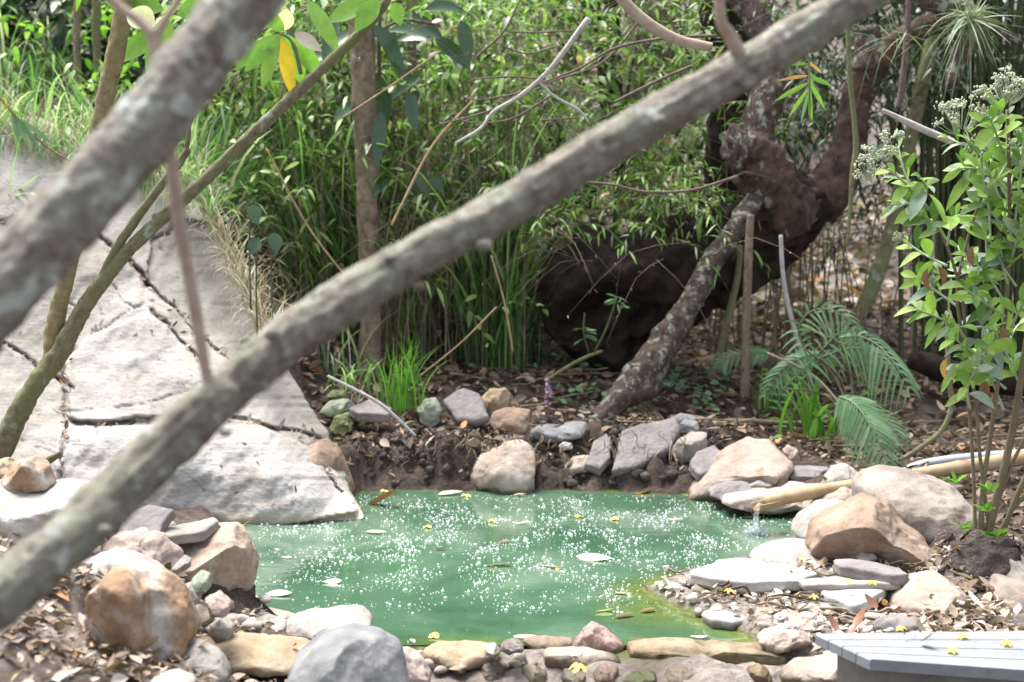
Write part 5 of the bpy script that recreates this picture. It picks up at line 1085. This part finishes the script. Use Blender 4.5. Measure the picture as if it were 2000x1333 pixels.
# ---------------------------------------------------------------- flowering shrub on the right (in focus)
SD = 4.3
sh = empty('flowering_shrub', P(1925, 1065, SD), 'leafy green shrub with felted buds and flower clusters filling the right edge', 'shrub')
stems = [[(1925,1065,12),(1945,980,12),(1965,900,11),(1985,800,10),(2010,640,9),(2040,500,8)], [(1915,1060,8),(1920,950,7),(1935,850,6.5),(1955,700,6),(1968,560,5.5),(1972,420,5),(1970,300,4.5),(1968,215,4)],
         [(1905,1050,5),(1902,940,5),(1895,830,5),(1885,720,4.5),(1882,600,4.5),(1860,510,4),(1840,460,4),(1815,410,3.5),(1775,365,3.5),(1735,335,3)], [(1935,1060,5),(1915,900,5),(1905,780,5),(1880,660,5),(1870,560,4.5),(1895,450,4),(1930,340,4),(1920,290,3.5),(1882,250,3)],
         [(1955,1050,8),(1990,960,8),(2030,880,7)], [(1900,1065,4),(1940,1000,5),(1980,900,5),(2020,820,5)], [(1940,1065,6),(1975,1000,6),(2010,960,6)]]
for pth in stems: g = Geo(); px_tube(g, [(a_, b_, c_ * .72) for a_, b_, c_ in pth], SD, segs=10, n=60, lump=.06, lscale=30); g.build('stem', M['shrub_stem'], sh)
shoots = [([(1815,410),(1790,400),(1740,400)],0),([(1800,400),(1810,370),(1800,350)],0),([(1850,470),(1830,440),(1800,420)],0),([(1870,540),(1850,540),(1820,530)],0),([(1885,660),(1870,640),(1850,640)],0),([(1880,590),(1900,560),(1920,520)],0),([(1890,720),(1920,700),(1930,670)],0),([(1930,340),(1900,330),(1870,330)],0),([(1972,420),(1968,300),(1966,215)],1),([(1972,500),(1990,380),(1998,280)],1),([(1935,470),(1925,360),(1885,250)],1),([(1930,520),(1920,400),(1900,310)],0),([(1815,410),(1780,370),(1735,330)],1),([(1790,385),(1765,330),(1755,285)],1),
          ([(1850,520),(1810,500),(1765,470)],1),([(1872,600),(1830,570),(1790,540)],0),([(1880,640),(1830,620),(1790,605)],0),([(1930,720),(1900,690),(1862,660)],0),([(1965,760),(1900,710),(1860,720)],0),([(1960,800),(1930,730),(1895,700)],0),
          ([(1965,620),(1920,590),(1880,560)],0),([(1968,600),(1930,540),(1890,500)],0),([(1970,560),(1950,500),(1915,440)],0),([(1972,520),(1985,470),(1995,440)],1),([(1975,640),(1995,600),(2020,560)],0),([(1965,680),(1985,640),(2010,620)],0),([(1968,460),(1940,420),(1905,400)],0),
          ([(1975,380),(1950,350),(1930,330)],0),([(1980,340),(2000,310),(2030,290)],0),([(1935,420),(1925,380),(1915,300)],0),([(1970,700),(1950,660),(1925,610)],0),([(1985,560),(1960,520),(1955,470)],0),([(1900,560),(1890,520),(1870,480)],0),([(1985,480),(2000,420),(2010,380)],0),
          ([(1895,800),(1890,760),(1905,720)],0),([(1995,760),(1980,720),(1975,690)],0),([(1960,300),(1945,260),(1935,230)],0),([(1850,480),(1860,430),(1875,420)],0),([(1940,250),(1955,230),(1940,210)],0),([(1900,640),(1925,640),(1950,650)],0)]
rs2 = random.Random(31)
for _ in range(7):
    bx_, by_ = rs2.uniform(1930, 2060), rs2.uniform(300, 760); a_ = rs2.uniform(.3, 2.8); l_ = rs2.uniform(70, 130)
    shoots.append(([(bx_, by_), (bx_ + l_ * .5 * math.cos(a_) - 10, by_ - l_ * .5 * math.sin(a_)), (bx_ + l_ * math.cos(a_) - 20, by_ - l_ * math.sin(a_))], 0))
lv_big = []; lv_rest = []
gs = Geo()
for si, (pth, fl) in enumerate(shoots):
    dd = SD + rs.uniform(-.16, .16); pts = np.array([P(a, b, SD + (dd - SD) * k / 2) for k, (a, b) in enumerate(pth)])
    gs.tube(pts, [.0045, .0035, .0025], segs=7, n=16)
    C = catmull(pts, 30); ax2 = unit(C[-1] - C[-6]); nl = rs.randint(7, 11)
    for k in range(nl):
        t = .3 + .7 * (k + .5) / nl; i = int(t * 29); p = C[i]; phi = k * 2.4 + rs.uniform(-.3, .3)
        T = unit(C[min(i + 1, 29)] - C[i - 1]); a = unit(np.cross(T, [.2, 1, .1])); b = np.cross(T, a)
        out = a * math.cos(phi) + b * math.sin(phi); d = out * (1.0 - .45 * t) + T * (.25 + .5 * t) + np.array([0, 0, .18])
        L = rs.uniform(.06, .12) * (1.12 - .42 * t * (1 if not fl else 1.25)); L = max(L, .04)
        (lv_big if L > .062 else lv_rest).append((p, d, L, L * rs.uniform(.15, .22), rs.uniform(.0, .7)))
gs.build('side_shoots', M['felt_stem'], sh)
lv_big.sort(key=lambda q: -q[2]); lv_rest += lv_big[100:]; lv_big = lv_big[:100]
for k, (p, d, L, w_, dr) in enumerate(lv_big):
    V, Fc = leaf_geo([p], [d], L, w_, droop=dr, k=9, fold=.22, up=np.array([[rs.gauss(0, .4), -.9, .8]]), peak=.55); mesh_obj('leaf', V, Fc, M['shrub_leaf' if k % 4 else 'shrub_leaf_grey'], sh)
Pp = np.array([q[0] for q in lv_rest]); Dn = np.array([q[1] for q in lv_rest]); V, Fc = leaf_geo(Pp, Dn, [q[2] for q in lv_rest], [q[3] for q in lv_rest], droop=np.array([q[4] for q in lv_rest]), k=8, fold=.22, peak=.55, up=np.array([0, -.8, .8]) + N3(len(Pp), .35))
o = mesh_obj('leaves', V, Fc, M['shrub_leaf'], sh); o['kind'] = 'stuff'
def flower_head(px, py, wpx, hpx, n, dens=11):
    g = Geo(); gb = Geo(); c = np.array(P(px, py, SD - .02)); r = wpx / 2 * SD / F; hh = hpx / 2 * SD / F; root = c - np.array([0, 0, hh * 1.5]); Vb, Fb = ico(1)
    for _ in range(n):
        a = rs.uniform(0, 6.28); q = math.sqrt(rs.random()); top = c + np.array([math.cos(a) * r * q, math.sin(a) * r * q * .7, hh * (.9 - 1.3 * q * q) + rs.gauss(0, hh * .25)])
        mid = root + (top - root) * .5 + np.array([0, 0, -.004]); g.tube([root + (top - root) * .25, mid, top], [.0012, .001, .0008], segs=4, n=6)
        for _k in range(dens):
            w = np.array([rs.gauss(0, .0062), rs.gauss(0, .0062), rs.gauss(.001, .0045)]); s = rs.uniform(.0024, .0040); gb.add(Vb * s * np.array([1, 1, 1.25]) + top + w, Fb)
    V = np.vstack(gb.V); hd = g.build('flower_head', M['felt_stem'], sh); o = mesh_obj('buds', V, gb.F, M['bud'], sh); o['kind'] = 'stuff'
    return o
for a in [(1968,170,110,55,34),(1992,290,50,60,12),(1878,222,105,60,30),(1940,225,40,30,7),(1700,325,60,55,16),(1722,290,60,40,12),(1755,268,22,14,6),(1757,465,20,18,7),(1905,290,40,30,8),(1990,465,55,40,12)]: flower_head(*a)
for x, y, D_, lb in [(1900,480,4.2,'w'),(1832,520,4.2,'w'),(1812,525,4.2,'w'),(1850,700,4.25,'w'),(1960,640,4.2,'w'),(1925,745,4.25,'w')]:
    V, Fc = leaf_geo([P(x, y, D_)], [(rs.uniform(-.3, .3), -.1, -1)], .06, .016, droop=.1, k=8, fold=.8, jit=1); o = mesh_obj('withered_leaf', V, Fc, M['dead_leaf' if rs.random() < .5 else 'orange_leaf'], sh); o['label'] = 'withered curled leaf hanging down'
# little sprouts at the shrub base
for bx_, by_ in ((1868,945),(1932,960),(1925,1000),(1945,1050),(1880,1035)):
    n = 8; base = np.array([P(bx_, by_, SD - .08)] * n) + N3(n, .002); a = rng.uniform(0, 6.28, n)
    V, Fc = leaf_geo(base, np.stack([np.cos(a), rng.normal(0, .5, n), .6 + .4 * np.sin(a)], -1), rng.uniform(.03, .06, n), rng.uniform(.006, .010, n), k=6); mesh_obj('basal_sprout', V, Fc, M['bright'], sh)

# ---------------------------------------------------------------- broad-leaved climbers on the tan trunk
cl = empty('broadleaf_climber', P(760, 300, 6.7), 'climber with large dark glossy leaves hung on the thick tan trunk', 'climber')
for x, y, a, L, w_ in [(745,345,4.3,.19,.055),(755,350,3.9,.14,.04),(815,330,5.1,.17,.05),(825,335,4.6,.18,.05),(840,345,5.6,.12,.035),(700,60,3.6,.25,.05),(730,50,5.5,.30,.055),(760,60,.2,.34,.05),(770,80,.5,.30,.055),(800,30,5.9,.26,.05),(745,150,4.8,.30,.05),(760,120,5.7,.26,.04),(745,220,4.6,.26,.05),(800,180,4.9,.22,.045),
                       (560,60,5.4,.26,.05),(660,40,4.3,.24,.05),(640,110,3.2,.22,.045),(830,20,.4,.3,.05),(900,40,5.0,.2,.05),(735,260,4.4,.18,.04),(820,150,3.6,.22,.04),(690,200,3.9,.18,.04),(730,10,2.6,.26,.05),(850,70,5.6,.3,.05)]:
    V, Fc = leaf_geo([P(x, y, 6.7 + rs.uniform(-.1, .1))], [(math.cos(a), rs.uniform(-.6, .3), math.sin(a))], L * .72, w_ * .72, droop=rs.uniform(0, .5), k=10, fold=.2, up=np.array([[rs.uniform(-.4, .4), -.8, .6]])); mesh_obj('leaf', V, Fc, M['broad'], cl)
g = Geo(); px_tube(g, [(735,760,3),(742,560,3),(738,400,4),(745,250,4),(740,100,4),(745,-20,4)], 6.8, segs=8, n=50, lump=.2, lscale=20); px_tube(g, [(740,290,3),(770,310,3),(815,330,3)], 6.75, segs=8, n=12); px_tube(g, [(740,60,3),(790,40,3),(860,50,3)], 6.75, segs=8, n=12); g.build('stem', M['twig_dark'], cl)
for x, y, a, L, w_, lb in [(492,415,5.1,.10,.042,'round blue green leaf behind the slender tree, upper one'),(535,470,4.9,.10,.042,'round blue green leaf lower right of its twin'),(505,480,4.2,.09,.038,'round blue green leaf half hidden beside the lower one')]:
    e_ = empty('seedling', P(x, y + 60, 5.6), lb, 'plant'); V, Fc = leaf_geo([P(x, y - 15, 5.6)], [(math.cos(a), -.5, math.sin(a))], L * .75, w_ * .7, droop=.2, k=10, fold=.3, up=np.array([[.3, -1, .9]])); mesh_obj('leaf', V, Fc, M['broad'], e_)
    g = Geo(); px_tube(g, [(x, y - 15, 1.5), (x - 5, y + 60, 1.8), (x - 2, y + 190, 2)], 5.62, segs=5, n=14); g.build('stem', M['culm'], e_)

# ---------------------------------------------------------------- undergrowth (uncountable)
def stuff(name, V, Fc, mat, lab, cat): o = mesh_obj(name, V, Fc, M[mat]); o['kind'] = 'stuff'; return props(o, lab, cat)
def roots(x0, x1, y0, y1, n, cl_=0):
    if cl_:
        k = max(1, n // cl_); cx, cy = rng.uniform(x0, x1, k), rng.uniform(y0, y1, k); i = rng.integers(0, k, n); x = cx[i] + rng.normal(0, .05, n); y = cy[i] + rng.normal(0, .05, n)
    else: x, y = rng.uniform(x0, x1, n), rng.uniform(y0, y1, n)
    return np.stack([x, y, Hn(x, y)], -1)
def outr(r, keepf): return r[keepf(r[:, 0], r[:, 1])]
behind = lambda x, y: ~((x < -.75) & (y < 6.55 + .25 * (x + 1.2)))        # keep plants off the outcrop
# sunny hillside grass top left
r = roots(-3.4, -.75, 6.3, 9.5, 2300, 60); r = outr(r, behind)
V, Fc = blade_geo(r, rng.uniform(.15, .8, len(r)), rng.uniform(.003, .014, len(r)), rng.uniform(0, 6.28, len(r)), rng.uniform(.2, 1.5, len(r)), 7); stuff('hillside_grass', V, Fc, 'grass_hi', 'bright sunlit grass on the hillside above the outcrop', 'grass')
r = roots(-3.3, -.7, 6.2, 8.5, 1900, 10); r = outr(r, behind)
V, Fc = blade_geo(r, rng.uniform(.15, .6, len(r)), rng.uniform(.0015, .004, len(r)), rng.uniform(0, 6.28, len(r)), rng.uniform(.4, 1.9, len(r)), 7); stuff('dry_grass', V, Fc, 'straw_pale', 'straw coloured dry grass hanging over the outcrop', 'dry grass')
# grass fringing outcrop top and its right edge
def fringe(n):
    pts = []
    for _ in range(n):
        if rs.random() < .62: x = rs.uniform(-80, 400); y = 262 + max(x, 0) * .33 + rs.gauss(0, 22) - (rs.random() < .3) * 25
        else: q_ = rs.random(); x = 395 + q_ * 150 + rs.uniform(-8, 14); y = 410 + q_ * 310 + rs.uniform(-20, 20)
        pts.append(P(x, y, min(5.12 + 1.45 * (max(0, 1010 - y) / 710) ** 1.3 + .04, D_at(x, y) + .0) - .01))
    return np.array(pts)
r = fringe(1300); V, Fc = blade_geo(r, rng.uniform(.06, .32, len(r)), rng.uniform(.0012, .0032, len(r)), rng.uniform(0, 6.28, len(r)), rng.uniform(.4, 2, len(r)), 6); stuff('dry_grass', V, Fc, 'straw_pale', 'dry grass fringe creeping over the top edge of the outcrop', 'dry grass')
r = fringe(500); r = r[r[:, 0] < -1.3]; V, Fc = blade_geo(r, rng.uniform(.1, .4, len(r)), rng.uniform(.003, .007, len(r)), rng.uniform(0, 6.28, len(r)), rng.uniform(.4, 1.8, len(r)), 7); stuff('hillside_grass', V, Fc, 'grass_hi', 'bright grass blades arching over the top edge of the outcrop', 'grass')
# mid thicket: stems and blades
r = roots(-1.25, .1, 6.85, 8.8, 900, 70); r = outr(r, behind)
V, Fc = blade_geo(r, rng.uniform(.2, 1.7, len(r)), rng.uniform(.0012, .0042, len(r)), rng.uniform(0, 6.28, len(r)), rng.uniform(0, 1, len(r)) ** 2 * 1.5, 9); stuff('dry_stems', V, Fc, 'straw', 'crowded dry stems behind the far bank', 'dry stems')
r = roots(-1.5, .05, 6.9, 8.8, 1700, 70); r = outr(r, behind)
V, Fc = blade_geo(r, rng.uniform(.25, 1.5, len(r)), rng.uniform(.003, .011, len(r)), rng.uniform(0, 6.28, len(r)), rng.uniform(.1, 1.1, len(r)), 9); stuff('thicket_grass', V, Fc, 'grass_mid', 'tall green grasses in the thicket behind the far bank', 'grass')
# sprays of narrow leaves: airy bamboo foliage
def sprays(region, n, L0, leafL, leafW, nl, mat, lab, name='thicket_foliage', stem='culm', droop=(.1, .6), up=.2):
    (px0, px1, py0, py1, d0, d1) = region; parts = []; g = Geo()
    for _ in range(n):
        p = np.array(P(rs.uniform(px0, px1), rs.uniform(py0, py1), rs.uniform(d0, d1)))
        d = unit(np.array([rs.gauss(0, 1), rs.gauss(0, .6), rs.gauss(up, .55)])); L = L0 * rs.uniform(.6, 1.3)
        pts = [p, p + d * L * .5 + np.array([0, 0, .03 * L]), p + d * L + np.array([0, 0, -.3 * L])]
        C = catmull(pts, nl); T = unit(np.gradient(C, axis=0))
        g.tube(pts, [.0022, .0018, .001], segs=3, n=5)
        s = np.where(np.arange(nl) % 2 == 0, 1, -1)[:, None]; side = unit(np.cross(T, np.array([0, 0, 1.]) + N3(nl, .3))) * s
        parts.append(leaf_geo(C, side * .8 + T * .7 + N3(nl, .18), leafL * rng.uniform(.6, 1.15, nl), leafW * rng.uniform(.7, 1.1, nl), droop=rng.uniform(*droop, nl), k=5, fold=.2, jit=.4))
    V, Fc = cat_geo(parts); stuff(name, V, Fc, mat, lab, 'foliage'); o = g.build(name + '_twigs', M[stem]); o['kind'] = 'stuff'; props(o, 'fine twigs carrying the ' + lab, 'twigs')
sprays((880,1500,-40,330,6.8,8.8), 430, .26, .075, .0065, 12, 'bush', 'narrow leaved green foliage above the old tree')
sprays((1250,1420,330,420,6.6,6.9), 40, .22, .065, .006, 12, 'bush', 'narrow leaved sprays before the old tree butt')
sprays((1040,1300,330,440,6.6,7.2), 45, .26, .06, .006, 11, 'bush', 'sparse sprays hanging over the hollow butt')
sprays((560,1000,-40,420,7.2,9.0), 330, .30, .09, .011, 10, 'bush', 'mixed green foliage behind the tan trunk')
sprays((380,760,-40,160,7.0,8.6), 150, .26, .11, .022, 8, 'bush', 'broader pale green foliage at the top left of centre')
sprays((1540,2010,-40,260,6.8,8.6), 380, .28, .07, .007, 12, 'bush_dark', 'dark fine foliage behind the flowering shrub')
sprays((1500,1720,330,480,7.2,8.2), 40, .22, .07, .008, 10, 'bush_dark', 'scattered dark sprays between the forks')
sprays((-30,420,-40,220,7.0,8.6), 60, .24, .08, .016, 8, 'bright', 'light green leaves on the sunny hillside')
sprays((400,1060,100,580,6.7,7.7), 260, .30, .10, .010, 8, 'bush', 'scattered leaves threaded through the thicket', droop=(.1, .9))
sprays((400,1000,160,640,6.6,7.6), 120, .2, .06, .016, 7, 'bush', 'small broad leaves low in the thicket')
sprays((420,1080,60,600,6.7,8.0), 150, .9, .02, .002, 6, 'straw', 'leafless dead stems crossing the thicket', stem='twig_dark', up=0)
sprays((980,1420,360,470,6.4,6.6), 26, .26, .07, .006, 10, 'bush', 'thin leafy twigs hanging in front of the old butt')
sprays((1000,1420,380,520,6.3,6.55), 24, .5, .02, .002, 6, 'straw', 'bare twigs in front of the old butt', stem='twig_dark', up=-.3)
sprays((850,1500,-40,360,6.5,7.6), 110, .8, .02, .002, 6, 'straw', 'bare dead twigs above the old tree', stem='twig_dark', up=.1)
sprays((860,1420,-40,300,6.8,8.4), 90, .24, .10, .018, 8, 'bush', 'broader pale leaves mixed above the old tree')
# low ground cover on the far bank
def cover(region, n, L, mat, lab):
    px0, px1, py0, py1, z = region; X = rng.uniform(px0, px1, n); Y = rng.uniform(py0, py1, n); pts = np.array([Z(a, b, z) for a, b in zip(X, Y)]); h = Hn(pts[:, 0], pts[:, 1]); pts[:, 2] = h + rng.uniform(.01, .06, n)
    cl2 = np.array([mnoise.noise(Vector((p[0] * 4, p[1] * 4, 2))) for p in pts]) > -.05; pts = pts[cl2]; n = len(pts); a = rng.uniform(0, 6.28, n)
    V, Fc = leaf_geo(pts, np.stack([np.cos(a), np.sin(a), rng.uniform(.1, .7, n)], -1), L * rng.uniform(.6, 1.2, n), L * .3, k=5); stuff('ground_cover', V, Fc, mat, lab, 'ground cover')
cover((640,1240,640,745,.3), 420, .055, 'frond', 'small round leaved ground cover in front of the thicket')
cover((1080,1420,715,770,.3), 300, .05, 'frond', 'blue green seedlings in front of the hollow butt')
cover((1480,1700,560,740,.45), 90, .07, 'bright', 'a few green seedlings on the litter slope')
# fine reedy canes, bunches beneath the fork and at right
def reeds(x0, x1, y0, y1, n, h, rad, mat, name, lab, cat, lean=.12, kind='stuff', clump=0):
    g = Geo(); R_ = roots(x0, x1, y0, y1, n, clump)
    for p in R_:
        H_ = rs.uniform(*h); a = rs.gauss(0, lean); b = rs.gauss(0, lean * .6); c = rs.gauss(0, lean)
        g.tube([p - [0, 0, .03], p + np.array([a * H_ * .4, b * H_ * .4, H_ * .5]), p + np.array([a * H_ + c * H_ * .4, b * H_, H_])], [rad * rs.uniform(.7, 1.2), rad * .8, rad * .4], segs=5, n=9)
    o = g.build(name, M[mat]); 
    if kind: o['kind'] = kind
    return props(o, lab, cat)
reeds(-.35, .12, 6.85, 7.3, 70, (.5, 1.3), .005, 'culm', 'green_canes', 'thin green canes bunched left of the hollow butt', 'canes', .12, clump=9)
reeds(-1.1, .1, 6.8, 8.2, 110, (.6, 1.8), .006, 'bark_mid', 'brown_canes', 'thin brown canes standing in the thicket', 'canes', .10)
reeds(1.0, 2.0, 6.8, 8.0, 50, (.6, 1.6), .005, 'bark_mid', 'brown_canes', 'thin canes scattered round the litter slope', 'canes', .12)
# bamboo clumps at right: separate culms
def bamboo(label, x, y, n, spread, h, rad):
    e_ = empty('bamboo_clump', (x, y, Hz(x, y)), label, 'bamboo')
    for _ in range(n):
        px_, py_ = x + rs.gauss(0, spread), y + rs.gauss(0, spread * .5); p = np.array([px_, py_, Hz(px_, py_) - .03]); H_ = rs.uniform(*h); a = (px_ - x) * .25 + rs.gauss(0, .07); r = rad * rs.uniform(.6, 1.2)
        g = Geo(); g.tube([p, p + np.array([a * .3, rs.gauss(0, .05), H_ * .5]), p + np.array([a * 1.2, rs.gauss(0, .1), H_])], [r, r * .95, r * .7], segs=8, n=40, node=(H_ * 4, .18)); g.build('culm', M['culm'], e_)
    return e_
bamboo('dark bamboo clump in the shade left of the flowering shrub', 2.38, 7.4, 42, .17, (1.6, 2.6), .011)
bamboo('dark bamboo clump directly behind the flowering shrub', 2.75, 7.6, 50, .28, (1.6, 2.8), .012)
bamboo('thin bamboo clump at the far right behind the bamboo pole', 3.4, 7.9, 30, .25, (1.6, 2.8), .012)
bamboo('bamboo clump deep in the thicket behind the tan trunk', -.55, 8.4, 36, .35, (1.4, 2.4), .010)
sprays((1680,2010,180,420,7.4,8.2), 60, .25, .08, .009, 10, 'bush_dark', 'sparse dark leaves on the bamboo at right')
# deep background wall of bushes on the slope: each a thing
def bush(label, x, y, w_, h_, n, mat):
    e_ = empty('background_bush', (x, y, Hz(x, y)), label, 'bush', 'bushes on the slope behind')
    z0 = Hz(x, y); q_ = N3(n); q_ = unit(q_) * rng.uniform(.3, 1, (n, 1)) ** .5; pos = np.array([x, y, z0 + h_ * .5]) + q_ * np.array([w_ / 2, w_ / 3, h_ / 2]); lump_ = np.array([mnoise.noise(Vector(p * 1.8)) for p in pos]) > -.2; pos = pos[lump_]; m = len(pos)
    V, Fc = leaf_geo(pos, N3(m) + q_[lump_] * .6, rng.uniform(.07, .16, m), rng.uniform(.012, .03, m), droop=.2, k=5, fold=.2); mesh_obj('leaves', V, Fc, M[mat], e_)
    g = Geo()
    for _ in range(9): g.tube([(x, y, z0 - .05), (x + rs.gauss(0, w_ * .12), y, z0 + h_ * .4), (x + rs.gauss(0, w_ * .3), y + rs.gauss(0, w_ * .15), z0 + h_ * .9)], [.02, .012, .004], segs=6, n=10)
    g.build('stems', M['bark_dark'], e_)
for k, (x, y, w_, h_, m_, lb) in enumerate([(-2.5,8.7,1.3,.9,'bush_dark','low dark bush right behind the sunny grass, middle one'),(-3.3,8.5,1.2,1.0,'bush_dark','low dark bush behind the sunny grass in the corner'),(-1.7,8.9,1.2,.9,'bush_dark','low dark bush behind the sunny grass, nearest the tan trunk'),(-3.9,9.6,2.0,1.6,'bush_dark','dark bush in the top left corner of the slope'),(-2.3,9.9,2.0,1.7,'bush_dark','dark bush behind the sunny grass'),(-.9,9.6,1.9,2.1,'bush','green bush behind the top of the tan trunk'),(.5,9.8,1.9,2.2,'bush','green bush high above the pool centre'),
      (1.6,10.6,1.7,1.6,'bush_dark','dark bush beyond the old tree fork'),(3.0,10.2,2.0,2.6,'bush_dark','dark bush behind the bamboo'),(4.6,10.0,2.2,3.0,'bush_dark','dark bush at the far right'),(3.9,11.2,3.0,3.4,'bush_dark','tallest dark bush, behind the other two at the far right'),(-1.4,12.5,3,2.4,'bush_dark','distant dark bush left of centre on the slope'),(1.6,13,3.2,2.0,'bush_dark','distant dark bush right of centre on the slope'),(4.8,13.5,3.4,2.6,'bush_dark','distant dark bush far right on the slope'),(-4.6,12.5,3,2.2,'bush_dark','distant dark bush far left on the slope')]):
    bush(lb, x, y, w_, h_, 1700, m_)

GR = {'floating_leaf': 'leaves floating on the pool', 'fallen_blossom': 'yellow blossoms fallen round the pool', 'dead_leaf': 'single dead leaves on the right bank', 'tree_trunk': 'thin trunks behind the pool', 'bamboo_clump': 'bamboo clumps in the shade',
      'stone': 'loose stones round the pool', 'boulder': 'boulders round the pool', 'flat_stone': 'flat stones and slates', 'dam_stone': 'stones damming the near edge', 'pebble': 'pebbles beside the brown boulder', 'dry_cane': 'broken straw coloured canes', 'seedling': 'round leaved seedlings', 'dead_stick': 'dead sticks', 'bamboo_sprig': 'bamboo sprigs', 'leaning_limb': 'blurred limbs close to the camera'}
for o in list(col.objects):
    b = o.name.split('.')[0]
    if o.parent is None and b in GR and not o.get('kind'): o['group'] = GR[b]
